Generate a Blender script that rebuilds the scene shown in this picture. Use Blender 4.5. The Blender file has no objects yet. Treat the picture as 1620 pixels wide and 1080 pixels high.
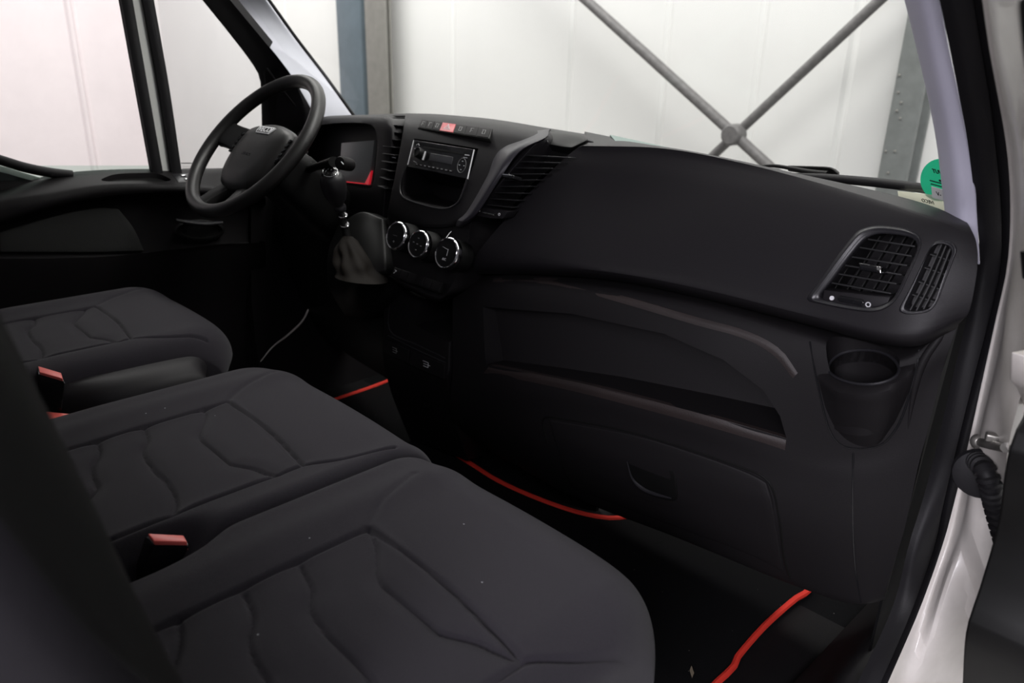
import bpy, bmesh, math, random
import numpy as np
from mathutils import Vector, Matrix
R = math.radians
SC = bpy.context.scene
COL = SC.collection
random.seed(4)

# ---------------------------------------------------------------- camera
CAM = Vector((1.15, 0.0, 1.0))
PITCH, YAW, ROLL, FPX = R(20), R(45), R(-1.4), 1200.0
_F = Vector((-math.sin(YAW)*math.cos(PITCH), math.cos(YAW)*math.cos(PITCH), -math.sin(PITCH)))
_R0 = Vector((math.cos(YAW), math.sin(YAW), 0)); _U0 = _R0.cross(_F)
_R = math.cos(ROLL)*_R0 - math.sin(ROLL)*_U0
_U = math.cos(ROLL)*_U0 + math.sin(ROLL)*_R0
cd = bpy.data.cameras.new('camera'); cam = bpy.data.objects.new('camera', cd); COL.objects.link(cam)
cd.sensor_width = 36; cd.lens = 36*FPX/1620; cd.clip_start = .01; cd.clip_end = 100
cam.matrix_world = Matrix.Translation(CAM) @ Matrix((_R, _U, -_F)).transposed().to_4x4()
cd.dof.use_dof = True; cd.dof.focus_distance = 1.25; cd.dof.aperture_fstop = 5.0
SC.camera = cam
# ---------------------------------------------------------------- world, lamps, exposure
W = bpy.data.worlds.new('hall_ambience'); SC.world = W; W.use_nodes = True
W.node_tree.nodes['Background'].inputs[0].default_value = (.93, .93, 1.0, 1)
W.node_tree.nodes['Background'].inputs[1].default_value = .13
def area(name, loc, target, size, sy, power, col=(1, 1, 1)):
    l = bpy.data.lights.new(name, 'AREA'); l.shape = 'RECTANGLE'; l.size = size; l.size_y = sy; l.energy = power; l.color = col
    o = bpy.data.objects.new(name, l); COL.objects.link(o); o.location = loc
    o.rotation_euler = (Vector(target)-Vector(loc)).to_track_quat('-Z', 'Y').to_euler()
    return o
area('hall_strip_light', (-4.2, 2.3, 4.5), (-4.6, 4.6, .6), 5, 1.4, 270, (1, .98, .95))
area('hall_strip_light_right', (1.8, 2.3, 4.5), (1.4, 4.6, .5), 5, 1.4, 300, (1, .98, .95))
area('hall_strip_light_side', (-7.5, 2.0, 4.6), (-10, 2.2, 0), 5, .4, 205, (1, .95, .95))
area('door_fill_light', (1.95, -.75, 1.95), (.5, .6, .4), 1.0, .5, 17, (.95, .92, 1))  # unseen fill light added close beside the open door
area('hall_lamp_rear', (1.75, -2.3, 1.75), (.8, 1.0, .7), 1.5, 1.0, 150, (.95, .92, 1))
SC.view_settings.view_transform = 'Standard'; SC.view_settings.look = 'None'
SC.view_settings.exposure = 0.0; SC.view_settings.gamma = 1; SC.view_settings.use_curve_mapping = False

# ---------------------------------------------------------------- helpers
def P(px, py, y=None, x=None, z=None):
    d = _F + _R*((px-810)/FPX) - _U*((py-540)/FPX)
    if y is not None: t = (y-CAM.y)/d.y
    elif x is not None: t = (x-CAM.x)/d.x
    else: t = (z-CAM.z)/d.z
    return CAM + d*t
def PY(l): return [P(a, b, y=c) for a, b, c in l]
def PX(l): return [P(a, b, x=c) for a, b, c in l]
def PZ(l, z): return [P(a, b, z=z) for a, b in l]
V = Vector
def cr(pts, n, smooth=True):
    "resample a polyline to n points, Catmull-Rom, even in arc length"
    pts = [V(p) for p in pts]
    if len(pts) == 2 or not smooth: dense = pts
    else:
        dense = []
        e = [pts[0]*2-pts[1]] + pts + [pts[-1]*2-pts[-2]]
        for i in range(1, len(e)-2):
            a, b, c, d = e[i-1:i+3]
            for k in range(12):
                t = k/12
                dense.append(.5*((2*b)+(c-a)*t+(2*a-5*b+4*c-d)*t*t+(3*b-a-3*c+d)*t**3))
        dense.append(pts[-1])
    L = [0]
    for i in range(1, len(dense)): L.append(L[-1]+(dense[i]-dense[i-1]).length)
    out = []; j = 0
    for k in range(n):
        s = L[-1]*k/(n-1)
        while j < len(L)-2 and L[j+1] < s: j += 1
        q = (s-L[j])/max(L[j+1]-L[j], 1e-9)
        out.append(dense[j].lerp(dense[j+1], min(max(q, 0), 1)))
    return out
def cr_closed(pts, n):
    m = len(pts); e = [V(p) for p in pts]
    dense = []
    for i in range(m):
        a, b, c, d = e[i-1], e[i], e[(i+1) % m], e[(i+2) % m]
        for k in range(10):
            t = k/10
            dense.append(.5*((2*b)+(c-a)*t+(2*a-5*b+4*c-d)*t*t+(3*b-a-3*c+d)*t**3))
    dense.append(dense[0])
    return cr(dense, n+1, False)[:-1]
def cols(rows, sub):
    "interpolate extra rows between rows"
    if sub <= 1: return rows
    n = len(rows[0]); m = (len(rows)-1)*sub+1
    out = [[None]*n for _ in range(m)]
    for j in range(n):
        c = [rows[i][j] for i in range(len(rows))]
        e = [c[0]*2-c[1]] + c + [c[-1]*2-c[-2]]
        q = 0
        for i in range(1, len(e)-2):
            a, b, cc, d = e[i-1:i+3]
            for k in range(sub):
                t = k/sub
                out[q][j] = .5*((2*b)+(cc-a)*t+(2*a-5*b+4*cc-d)*t*t+(3*b-a-3*cc+d)*t**3); q += 1
        out[q][j] = c[-1]
    return out
def join(*gs):
    v, f = [], []
    for a, b in gs:
        o = len(v); v += a; f += [tuple(i+o for i in q) for q in b]
    return v, f
def grid(rows, cu=False, cv=False):
    n, m = len(rows[0]), len(rows); v = [p for r in rows for p in r]; f = []
    for i in range(m if cv else m-1):
        for j in range(n if cu else n-1):
            a, b = i*n+j, i*n+(j+1) % n; c, d = ((i+1) % m)*n+(j+1) % n, ((i+1) % m)*n+j
            f.append((a, b, c, d))
    return v, f
def solid(rows, off, n=24, sub=4, smooth=True):
    "solid body: a lofted front surface and the same surface pushed back"
    rows = cols([cr(r, n, smooth) for r in rows], sub); m = len(rows)
    off = V(off) if not callable(off) else off
    fr = [p for r in rows for p in r]
    bk = [p+(off(p) if callable(off) else off) for p in fr]
    v = fr+bk; N = len(fr); f = []
    for i in range(m-1):
        for j in range(n-1):
            a, b, c, d = i*n+j, i*n+j+1, (i+1)*n+j+1, (i+1)*n+j
            f.append((a, b, c, d)); f.append((N+d, N+c, N+b, N+a))
    per = [j for j in range(n)]+[i*n+n-1 for i in range(1, m)]+[(m-1)*n+j for j in range(n-2, -1, -1)]+[i*n for i in range(m-2, 0, -1)]
    for k in range(len(per)):
        a, b = per[k], per[(k+1) % len(per)]
        f.append((b, a, N+a, N+b))
    return v, f
def prism(pts, off, taper=1.0):
    pts = [V(p) for p in pts]; n = len(pts); off = V(off); c = sum(pts, V((0, 0, 0)))/n
    bk = [c+off+(p-c)*taper for p in pts]
    f = [tuple(range(n)), tuple(range(2*n-1, n-1, -1))]
    for i in range(n): f.append(((i+1) % n, i, n+i, n+(i+1) % n))
    return pts+bk, f
def stack(loops, cap=True):
    "closed loops joined in order, ends capped"
    v, f = grid(loops, cu=True); n = len(loops[0]); m = len(loops)
    if cap: f = f+[tuple(range(n-1, -1, -1)), tuple((m-1)*n+i for i in range(n))]
    return v, f
def frame_of(d):
    d = V(d).normalized(); a = d.cross(V((0, 0, 1)))
    if a.length < .01: a = V((1, 0, 0))
    a.normalize(); return a, d.cross(a).normalized(), d
def tube(pts, r, seg=10, n=None, flat=1.0, closed=False):
    pts = cr_closed(pts, n or len(pts)*6) if closed else (cr(pts, n or max(2, (len(pts)-1)*6+1)))
    m = len(pts); rows = []; up = None
    for i, p in enumerate(pts):
        t = (pts[(i+1) % m]-pts[i-1]) if closed else (pts[min(i+1, m-1)]-pts[max(i-1, 0)])
        t.normalize()
        if up is None: up = frame_of(t)[0]
        up = (up-t*up.dot(t)).normalized(); s = t.cross(up)
        rr = r[int(round(i/(m-1)*(len(r)-1)))] if isinstance(r, (list, tuple)) else r
        if isinstance(r, (list, tuple)):
            q = i/(m-1)*(len(r)-1); k = min(int(q), len(r)-2); rr = r[k]*(1-(q-k))+r[k+1]*(q-k)
        rows.append([p+up*(math.cos(a)*rr)+s*(math.sin(a)*rr*flat) for a in [2*math.pi*k/seg for k in range(seg)]])
    v, f = grid(rows, cu=True, cv=closed)
    if not closed: f += [tuple(range(seg-1, -1, -1)), tuple((m-1)*seg+i for i in range(seg))]
    return v, f
def lathe(prof, o, d, seg=32):
    "prof: (radius, height) along direction d from o"
    a, b, d = frame_of(d); o = V(o); rows = []
    for r, h in prof: rows.append([o+d*h+(a*math.cos(t)+b*math.sin(t))*max(r, 1e-5) for t in [2*math.pi*k/seg for k in range(seg)]])
    v, f = grid(rows, cu=True); m = len(rows)
    return v, f+[tuple(range(seg-1, -1, -1)), tuple((m-1)*seg+i for i in range(seg))]
class Fr:
    "affine frame over a panel; u,v in 0..1 across and down, w in metres outwards"
    def __init__(s, tl, tr, bl):
        s.o = V(tl); s.u = V(tr)-s.o; s.v = V(bl)-s.o; s.n = s.u.cross(s.v).normalized()
        if s.n.dot(CAM-s.o) < 0: s.n = -s.n
    def __call__(s, u, v, w=0): return s.o+s.u*u+s.v*v+s.n*w
    def box(s, u0, v0, u1, v1, w0, w1):
        return prism([s(u0, v0, w1), s(u1, v0, w1), s(u1, v1, w1), s(u0, v1, w1)], s.n*(w0-w1))
    def line(s, pts, wd, w0=0, w1=.0006):
        g = []
        for (a, b), (c, d) in zip(pts[:-1], pts[1:]):
            p, q = s(a, b, w1), s(c, d, w1); t = (q-p).normalized(); k = t.cross(s.n)*wd/2; e = t*wd/2
            g.append(prism([p-k-e, q-k+e, q+k+e, p+k-e], s.n*(w0-w1)))
        return join(*g)
def box(c, sx, sy, sz, rz=0, rx=0, ry=0):
    m = Matrix.Translation(V(c)) @ Matrix.Rotation(rz, 4, 'Z') @ Matrix.Rotation(ry, 4, 'Y') @ Matrix.Rotation(rx, 4, 'X')
    p = [m @ V((a*sx/2, b*sy/2, z*sz/2)) for z in (-1, 1) for a, b in ((-1, -1), (1, -1), (1, 1), (-1, 1))]
    return p, [(3, 2, 1, 0), (4, 5, 6, 7), (0, 1, 5, 4), (1, 2, 6, 5), (2, 3, 7, 6), (3, 0, 4, 7)]
def wloc(o):
    p = V((0, 0, 0))
    while o: p += o.location; o = o.parent
    return p
def fix(me, recalc=True):
    bm = bmesh.new(); bm.from_mesh(me)
    bmesh.ops.remove_doubles(bm, verts=bm.verts, dist=1e-6)
    if recalc: bmesh.ops.recalc_face_normals(bm, faces=bm.faces)
    bm.to_mesh(me); bm.free()
def bake(o):
    "apply the modifiers of o into its mesh"
    bpy.context.view_layer.update()
    dg = bpy.context.evaluated_depsgraph_get(); dg.update()
    me = bpy.data.meshes.new_from_object(o.evaluated_get(dg)); o.modifiers.clear(); o.data = me
def obj(name, g, m, parent=None, bev=0, seg=3, ang=40, cut=None, bev2=0, label=None, sm=True, recalc=True):
    v, f = g
    base = wloc(parent) if parent else None
    if base is None:
        A = np.array([tuple(p) for p in v]); base = V(((A[:, 0].min()+A[:, 0].max())/2, (A[:, 1].min()+A[:, 1].max())/2, A[:, 2].min()))
    me = bpy.data.meshes.new(name); me.from_pydata([tuple(V(p)-base) for p in v], [], f); fix(me, recalc)
    o = bpy.data.objects.new(name, me); COL.objects.link(o)
    if parent: o.parent = parent
    else: o.location = base
    if bev:
        b = o.modifiers.new('b', 'BEVEL'); b.width = bev; b.segments = seg; b.limit_method = 'ANGLE'; b.angle_limit = R(30); bake(o)
    if cut:
        tmp = []
        for k, c in enumerate(cut):
            cm = bpy.data.meshes.new('c'); cm.from_pydata([tuple(V(p)-base) for p in c[0]], [], c[1]); fix(cm)
            co = bpy.data.objects.new('c', cm); COL.objects.link(co); co.parent = parent
            if not parent: co.location = base
            b = o.modifiers.new('x', 'BOOLEAN'); b.operation = 'DIFFERENCE'; b.object = co; b.solver = 'EXACT'; tmp.append(co)
        bake(o)
        for co in tmp: bpy.data.objects.remove(co)
        if bev2:
            b = o.modifiers.new('b', 'BEVEL'); b.width = bev2; b.segments = 2; b.limit_method = 'ANGLE'; b.angle_limit = R(40); b.use_clamp_overlap = True; bake(o)
    o.data.materials.clear(); o.data.materials.append(m)
    if sm:
        o.data.shade_smooth(); o.data.set_sharp_from_angle(angle=R(ang))
    if label: o['label'] = label
    return o
def carve(o, cutters):
    "cut pockets into an object that is already linked"
    base = wloc(o); tmp = []; ms = list(o.data.materials)
    for c in cutters:
        cm = bpy.data.meshes.new('c'); cm.from_pydata([tuple(V(p)) for p in c[0]], [], c[1]); fix(cm)
        co = bpy.data.objects.new('c', cm); COL.objects.link(co)
        b = o.modifiers.new('x', 'BOOLEAN'); b.operation = 'DIFFERENCE'; b.object = co; b.solver = 'EXACT'; tmp.append(co)
    bake(o)
    for co in tmp: bpy.data.objects.remove(co)
    o.data.materials.clear()
    for m in ms: o.data.materials.append(m)
    o.data.shade_smooth(); o.data.set_sharp_from_angle(angle=R(35))
def hit(o, px, py, off=0.0):
    d = (_F+_R*((px-810)/FPX)-_U*((py-540)/FPX)).normalized(); b = wloc(o)
    ok, loc, nrm, _ = o.ray_cast(CAM-b, d)
    return (loc+b-d*off) if ok else None
def onto(o, l, off=0, fb=1.06):
    bpy.context.view_layer.update(); out = []
    for a, b in l:
        h = hit(o, a, b, off); out.append(h if h else P(a, b, y=fb))
    return out
def tag(o, label=None, cat=None, group=None, kind=None):
    for k, v in (('label', label), ('category', cat), ('group', group), ('kind', kind)):
        if v: o[k] = v
    return o
def thing(name, loc, label, cat, group=None):
    o = bpy.data.objects.new(name, None); COL.objects.link(o); o.location = loc; o.empty_display_size = .05
    return tag(o, label, cat, group)
def struct(name, g, m, **k): return tag(obj(name, g, m, **k), kind='structure')
def text(s, fr, u, v, h, w=.0004, flip=False, dep=.0003, bold=False):
    "lettering as solid geometry laid on a frame (h in metres)"
    cu = bpy.data.curves.new('t', 'FONT'); cu.body = s; cu.size = h*1.35; cu.extrude = dep; cu.align_x = 'CENTER'; cu.align_y = 'CENTER'
    if bold: cu.offset = h*.03
    o = bpy.data.objects.new('t', cu); COL.objects.link(o)
    bpy.context.view_layer.update(); dg = bpy.context.evaluated_depsgraph_get()
    me = bpy.data.meshes.new_from_object(o.evaluated_get(dg)); bpy.data.objects.remove(o)
    U = fr.u.normalized(); D = -(fr.v-U*fr.v.dot(U)).normalized(); s_ = -1 if flip else 1; c = fr(u, v, w)
    vs = [c+U*(p.co.x*s_)+D*p.co.y+fr.n*p.co.z for p in me.vertices]; fs = [tuple(q.vertices) for q in me.polygons]
    return vs, fs

# ---------------------------------------------------------------- materials
def mat(name, col, rough=.5, metal=0, spec=.5, bump=0, bscale=400, var=0, vscale=8, coat=0, col2=None, emit=None, estr=0, sheen=0):
    m = bpy.data.materials.new(name); m.use_nodes = True; nt = m.node_tree; N = nt.nodes; b = N['Principled BSDF']
    b.inputs['Base Color'].default_value = (*col, 1); b.inputs['Roughness'].default_value = rough
    b.inputs['Metallic'].default_value = metal; b.inputs['Specular IOR Level'].default_value = spec
    b.inputs['Coat Weight'].default_value = coat
    if sheen: b.inputs['Sheen Weight'].default_value = sheen; b.inputs['Sheen Roughness'].default_value = .6
    tc = N.new('ShaderNodeTexCoord')
    if bump:
        t = N.new('ShaderNodeTexNoise'); t.inputs['Scale'].default_value = bscale; t.inputs['Detail'].default_value = 3
        bp = N.new('ShaderNodeBump'); bp.inputs['Strength'].default_value = bump; bp.inputs['Distance'].default_value = .002
        nt.links.new(tc.outputs['Object'], t.inputs['Vector']); nt.links.new(t.outputs['Fac'], bp.inputs['Height']); nt.links.new(bp.outputs[0], b.inputs['Normal'])
    if var:
        t = N.new('ShaderNodeTexNoise'); t.inputs['Scale'].default_value = vscale; t.inputs['Detail'].default_value = 5; t.inputs['Roughness'].default_value = .65
        mx = N.new('ShaderNodeMix'); mx.data_type = 'RGBA'; c2 = col2 or tuple(c*(1-var) for c in col)
        mx.inputs[6].default_value = (*col, 1); mx.inputs[7].default_value = (*c2, 1)
        rp = N.new('ShaderNodeMapRange'); rp.inputs[1].default_value = .35; rp.inputs[2].default_value = .75
        nt.links.new(tc.outputs['Object'], t.inputs['Vector']); nt.links.new(t.outputs['Fac'], rp.inputs[0])
        nt.links.new(rp.outputs[0], mx.inputs[0]); nt.links.new(mx.outputs[2], b.inputs['Base Color'])
    if emit: b.inputs['Emission Color'].default_value = (*emit, 1); b.inputs['Emission Strength'].default_value = estr
    return m
def speckle(m, thr, scale, col):
    "scattered crumbs of lint on a surface"
    nt = m.node_tree; N = nt.nodes; b = N['Principled BSDF']
    tc = N.new('ShaderNodeTexCoord'); vo = N.new('ShaderNodeTexVoronoi'); vo.inputs['Scale'].default_value = scale
    lt = N.new('ShaderNodeMath'); lt.operation = 'LESS_THAN'; lt.inputs[1].default_value = .09
    sp = N.new('ShaderNodeSeparateColor'); gt = N.new('ShaderNodeMath'); gt.operation = 'GREATER_THAN'; gt.inputs[1].default_value = thr
    mu = N.new('ShaderNodeMath'); mu.operation = 'MULTIPLY'; mx = N.new('ShaderNodeMix'); mx.data_type = 'RGBA'; mx.inputs[7].default_value = (*col, 1)
    nt.links.new(tc.outputs['Object'], vo.inputs['Vector']); nt.links.new(vo.outputs['Distance'], lt.inputs[0]); nt.links.new(vo.outputs['Color'], sp.inputs[0])
    nt.links.new(sp.outputs[0], gt.inputs[0]); nt.links.new(lt.outputs[0], mu.inputs[0]); nt.links.new(gt.outputs[0], mu.inputs[1]); nt.links.new(mu.outputs[0], mx.inputs[0])
    if b.inputs['Base Color'].links: nt.links.new(b.inputs['Base Color'].links[0].from_socket, mx.inputs[6])
    else: mx.inputs[6].default_value = b.inputs['Base Color'].default_value
    nt.links.new(mx.outputs[2], b.inputs['Base Color'])
def glass(name, tint, refl=.06):
    m = bpy.data.materials.new(name); m.use_nodes = True; nt = m.node_tree; N = nt.nodes
    N.remove(N['Principled BSDF']); out = N['Material Output']
    t = N.new('ShaderNodeBsdfTransparent'); t.inputs[0].default_value = (*tint, 1)
    g = N.new('ShaderNodeBsdfGlossy'); g.inputs['Roughness'].default_value = .02
    lw = N.new('ShaderNodeLayerWeight'); pw = N.new('ShaderNodeMath'); pw.operation = 'POWER'; pw.inputs[1].default_value = 5
    ml = N.new('ShaderNodeMath'); ml.operation = 'MULTIPLY_ADD'; ml.inputs[1].default_value = .4; ml.inputs[2].default_value = .02
    nt.links.new(lw.outputs['Facing'], pw.inputs[0]); nt.links.new(pw.outputs[0], ml.inputs[0])
    mx = N.new('ShaderNodeMixShader'); nt.links.new(ml.outputs[0], mx.inputs[0]); nt.links.new(t.outputs[0], mx.inputs[1]); nt.links.new(g.outputs[0], mx.inputs[2]); nt.links.new(mx.outputs[0], out.inputs[0])
    return m
PLA = mat('dash_plastic', (.0105, .0095, .0110), .52, spec=.22, bump=.12, bscale=900)
PLB = mat('lower_dash_plastic', (.008, .0072, .008), .6, spec=.16, bump=.12, bscale=700)
PLR = mat('vent_bezel_plastic', (.014, .0135, .016), .38, bump=.05, bscale=900)
LEDGE = mat('ledge_plastic', (.018, .0115, .011), .6, bump=.2, bscale=500, var=.4, vscale=12)
BLK = mat('black_plastic', (.004, .004, .004), .5, spec=.25)
GLS = mat('gloss_black', (.008, .008, .009), .15)
SLAT = mat('vent_slat', (.018, .018, .019), .4)
RUB = mat('rubber_seal', (.007, .0065, .008), .6, spec=.3, bump=.1, bscale=300)
FAB = mat('seat_fabric', (.021, .0185, .0240), .95, spec=.08, bump=.5, bscale=1300, var=.25, vscale=500, sheen=.1)
speckle(FAB, .985, 90, (.4, .4, .42))
CARP = mat('mat_carpet', (.005, .005, .0055), .98, spec=.1, bump=.8, bscale=900, var=.5, vscale=600)
speckle(CARP, .95, 110, (.16, .15, .14))
PIPE = mat('red_piping', (.62, .025, .012), .7, bump=.6, bscale=900)
FLO = mat('rubber_floor', (.005, .0045, .005), .5, spec=.25, bump=.15, bscale=300)
REDB = mat('buckle_red', (.85, .15, .13), .35)
HAZ = mat('hazard_red', (.55, .015, .03), .35)
CHR = mat('chrome', (.75, .75, .77), .12, metal=1)
SLV = mat('badge_silver', (.88, .88, .90), .35)
MARK = mat('white_marking', (.60, .60, .62), .5)
MARKD = mat('dim_marking', (.22, .22, .22), .5)
PILL = mat('grey_pillar_trim', (.56, .55, .66), .75, bump=.1, bscale=600)
PILLW = mat('pale_pillar_trim', (.66, .67, .74), .7, bump=.1, bscale=600)
LEATH = mat('boot_leather', (.009, .0072, .0060), .7, spec=.12, bump=.3, bscale=500)
WHEEL = mat('wheel_grain', (.009, .0085, .0085), .42, bump=.15, bscale=700)
LCD = mat('dark_display', (.045, .045, .050), .15)
CLUS = mat('cluster_lens', (.36, .38, .385), .25)
WHT = mat('white_body_paint', (.62, .59, .56), .35, var=.16, vscale=9, col2=(.50, .47, .44), coat=.2)
WALLF = mat('white_sheet_wall', (.83, .835, .82), .6, var=.05, vscale=1.2)
WALLS = mat('pink_lit_panel_wall', (.79, .735, .74), .6, var=.06, vscale=2.0)  # pink cast of other lighting is put into this wall colour
STEEL = mat('grey_painted_steel', (.20, .215, .21), .5, var=.25, vscale=14)
STEELW = mat('warm_grey_steel', (.25, .245, .225), .55, var=.2, vscale=10)
STEELB = mat('blue_grey_steel', (.13, .17, .20), .5, var=.2, vscale=6)
GALV = mat('brace_steel', (.17, .165, .165), .5, var=.4, vscale=30)
BOLT = mat('bolt_zinc', (.30, .29, .27), .35, metal=.8)
def paperlike(name, col):
    m = bpy.data.materials.new(name); m.use_nodes = True; nt = m.node_tree; N = nt.nodes; b = N['Principled BSDF']
    b.inputs['Base Color'].default_value = (*col, 1); b.inputs['Roughness'].default_value = .6
    t = N.new('ShaderNodeBsdfTranslucent'); t.inputs[0].default_value = (*col, 1); mx = N.new('ShaderNodeMixShader'); mx.inputs[0].default_value = .6
    nt.links.new(b.outputs[0], mx.inputs[1]); nt.links.new(t.outputs[0], mx.inputs[2]); nt.links.new(mx.outputs[0], N['Material Output'].inputs[0]); return m
GREEN = paperlike('sticker_green', (.10, .62, .44))
PAPER = paperlike('sticker_paper', (.85, .85, .76))
INK = mat('sticker_ink', (.012, .02, .02), .6)
TEAL = mat('glass_sheen_green', (.10, .17, .15), .4)  # green grazing reflection off the dash top, put into the colour
LINER = mat('headliner', (.45, .45, .46), .9)
GRND = mat('hall_concrete', (.35, .34, .33), .8, var=.3, vscale=3)
GLASS = glass('window_glass', (.985, .99, .985))
GLASST = glass('side_glass', (.95, .955, .955))

# ================================================================ the setting
WY = 4.4
# front wall: tall sheets with shallow joints
jx = [P(a, 60, y=WY).x for a in (455, 717, 905, 1056, 1205, 1352)]
dx0 = jx[2]-jx[1]
xs = sorted([jx[0]-k*4.2 for k in range(1, 3)] + jx + [jx[-1]+k*.8 for k in range(1, 10)])
vv, ff = [], []
prof = []
for x in xs: prof += [(x-.03, WY), (x-.008, WY+.012), (x+.008, WY+.012), (x+.03, WY)]
rows = [[V((x, y, z)) for x, y in prof] for z in (-.85, 5.0)]
struct('wall_front', join(grid(rows)), WALLF, sm=False)
LX = -11.0
ys = sorted([P(127, 130, x=LX).y+k*3.4 for k in range(-2, 3)])
prof = []
for y in ys: prof += [(LX, y-.05), (LX+.045, y-.02), (LX+.045, y+.02), (LX-.02, y+.05), (LX, y+.09)]
prof = [q for q in prof if q[1] < WY-.3]+[(LX, WY)]
rows = [[V((x, y, z)) for x, y in prof] for z in (-.85, 5.0)]
struct('wall_left', grid(rows), WALLS, sm=False)
struct('floor', box((-3, 0, -.9), 20, 12, .1), GRND)

# ---- steel frame on the wall
CY = 4.22
a0, a1 = P(578, 0, y=CY), P(612, 0, y=CY)
def hbeam(name, x0, x1, y0, depth, m, label, cat='steel column'):
    w = x1-x0; xc = (x0+x1)/2
    t = thing(name, (xc, y0, -.85), label, cat)
    obj('flange', box((xc, y0, 2.05), w, .02, 5.8), m, t, bev=.003)
    obj('web', box((xc, y0+depth/2, 2.05), .02, depth-.02, 5.8), m, t)
    obj('flange', box((xc, y0+depth, 2.05), w, .02, 5.8), m, t, bev=.003)
    return t
hbeam('steel_column', P(581, 90, y=CY).x, P(613, 90, y=CY).x, CY, .045, STEELW, 'warm grey steel column against the white wall, seen above the instrument hood')
obj_bl = obj('sliding_door_frame', join(box((P(561, 90, y=4.3).x, 4.31, 2.05), P(579, 90, y=4.3).x-P(541, 90, y=4.3).x, .12, 5.8)), STEELB, bev=.01)
tag(obj_bl, 'blue grey metal upright standing just left of the warm grey column', 'metal post')
q0, q1 = P(1430, 60, y=CY), P(1390, 275, y=CY)
hbeam('steel_column', P(1408, 180, y=CY).x, P(1452, 200, y=CY).x-.0, CY, .14, STEEL, 'dark grey bolted steel column behind the right end of the windscreen')
xc = (P(1408, 180, y=CY).x+P(1452, 200, y=CY).x)/2
for k, (a, b) in enumerate(((1423, 119), (1421, 146), (1419, 175), (1424, 187), (1401, 239), (1426, 162), (1416, 239), (1405, 273))):
    order = ['topmost', 'second from the top', 'fourth from the top', 'fifth from the top', 'sixth from the top', 'third from the top', 'seventh from the top', 'lowest'][k]
    p = P(a, b, y=CY-.012)
    tag(obj('column_bolt', lathe([(.006, 0), (.006, .003), (.002, .005)], p, (0, -1, 0), 12), STEELW), 'tiny bolt head, %s, on the dark grey column at right' % order, 'bolt', 'bolt heads on the dark column')
def longer(a, b, c): return [a+(a-b).normalized()*1.1, b, c+(c-b).normalized()*1.1]
tag(obj('brace_rod', tube(longer(P(880, -42, y=4.15), P(1162, 213, y=4.15), P(1290, 332, y=4.15)), .032, 12), GALV), 'grey diagonal brace tube falling from upper left to lower right outside the windscreen', 'brace')
tag(obj('brace_rod', tube(longer(P(1430, -35, y=4.20), P(1158, 218, y=4.20), P(1050, 320, y=4.20)), .028, 12), GALV), 'grey diagonal brace tube rising from lower left to upper right outside the windscreen', 'brace')
tag(obj('brace_coupling', lathe([(.05, -.05), (.062, -.04), (.062, .04), (.05, .05)], P(1161, 213, y=4.15), (0, 1, 0), 16), GALV), 'round coupling where the two diagonal brace tubes cross', 'coupling')

# ================================================================ cab shell
# cab floor with toe board, sill plates
struct('floor.001', box((0, .55, -.03), 1.74, 1.62, .06), FLO)
bpy.data.objects['floor.001'].name = 'floor_cab'
toe = obj('toe_board', solid([[V((-.85, 1.30, .0)), V((.86, 1.30, .0))], [V((-.85, 1.40, .03)), V((.86, 1.40, .03))], [V((-.85, 1.55, .25)), V((.86, 1.55, .25))]], (0, .03, -.03), 8, 3), CARP)
tag(toe, 'black toe board rising under the dashboard', 'toe board')
struct('ceiling', box((0, .15, 1.66), 1.9, 1.5, .04), LINER)
struct('trim_1', box((.92, .2, 1.49), .10, 1.7, .34), LINER)
struct('wall_rear', box((0, -.66, .8), 1.8, .04, 1.75), LINER)
fw = obj('firewall', box((0, 1.60, .33), 1.72, .03, .70), BLK); tag(fw, kind='structure'); fw.name = 'wall_firewall'

# windscreen surface
def gy(x, z): return 1.485-.215*(abs(x)/.8)**2.5-.77*(z-.858)
def G(px, py, off=0):
    d = _F+_R*((px-810)/FPX)-_U*((py-540)/FPX); lo, hi = .3, 4
    for _ in range(50):
        t = (lo+hi)/2; p = CAM+d*t
        if p.y-off < gy(p.x, p.z): lo = t
        else: hi = t
    return CAM+d*lo
rows = [[V((x, gy(x, z)+.004, z)) for x in [-.86+1.72*k/30 for k in range(31)]] for z in [.80+.78*k/12 for k in range(13)]]
struct('window_1', solid(rows, (0, .004, .003), 31, 1, False), GLASS)

# A pillar trims
rows = [PY([(362, -2, 1.03), (411, 57, 1.06), (460, 119, 1.10), (500, 188, 1.14)]), [p+V((0, 0, 0)) for p in PY([(420, -2, 1.09), (466, 62, 1.15), (512, 122, 1.21), (556, 183, 1.25)])]]
top = [r[0]+(r[0]-r[1])*2.2 for r in rows]
rows = [[t]+r for t, r in zip(top, rows)]
rows = [rows[0], [a.lerp(b, .5)+V((.001, -.002, .001)) for a, b in zip(*rows)], rows[1]]
t = obj('pillar_trim', solid(rows, (-.03, .03, 0), 16, 4), PILLW, bev=.004)
tag(t, 'pale windscreen pillar trim behind the steering wheel', 'pillar trim')
fr1 = [P(424, -2, y=1.10), P(470, 62, y=1.16), P(516, 122, y=1.22), P(560, 183, y=1.26)]
fr1 = [fr1[0]+(fr1[0]-fr1[1])*2.2]+fr1
tag(obj('glass_seal', tube(fr1, .0045, 8), BLK), 'thin black glass edge beside the pale windscreen pillar behind the wheel', 'seal')
L = [(1433, -2), (1450, 67), (1473, 167), (1485, 233), (1493, 300), (1497, 335), (1503, 395)]
RR = [(1487, -2), (1500, 67), (1521, 167), (1534, 233), (1544, 300), (1546, 335), (1551, 420)]
yl = [.92, .97, 1.04, 1.085, 1.12, 1.14, 1.16]
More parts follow.
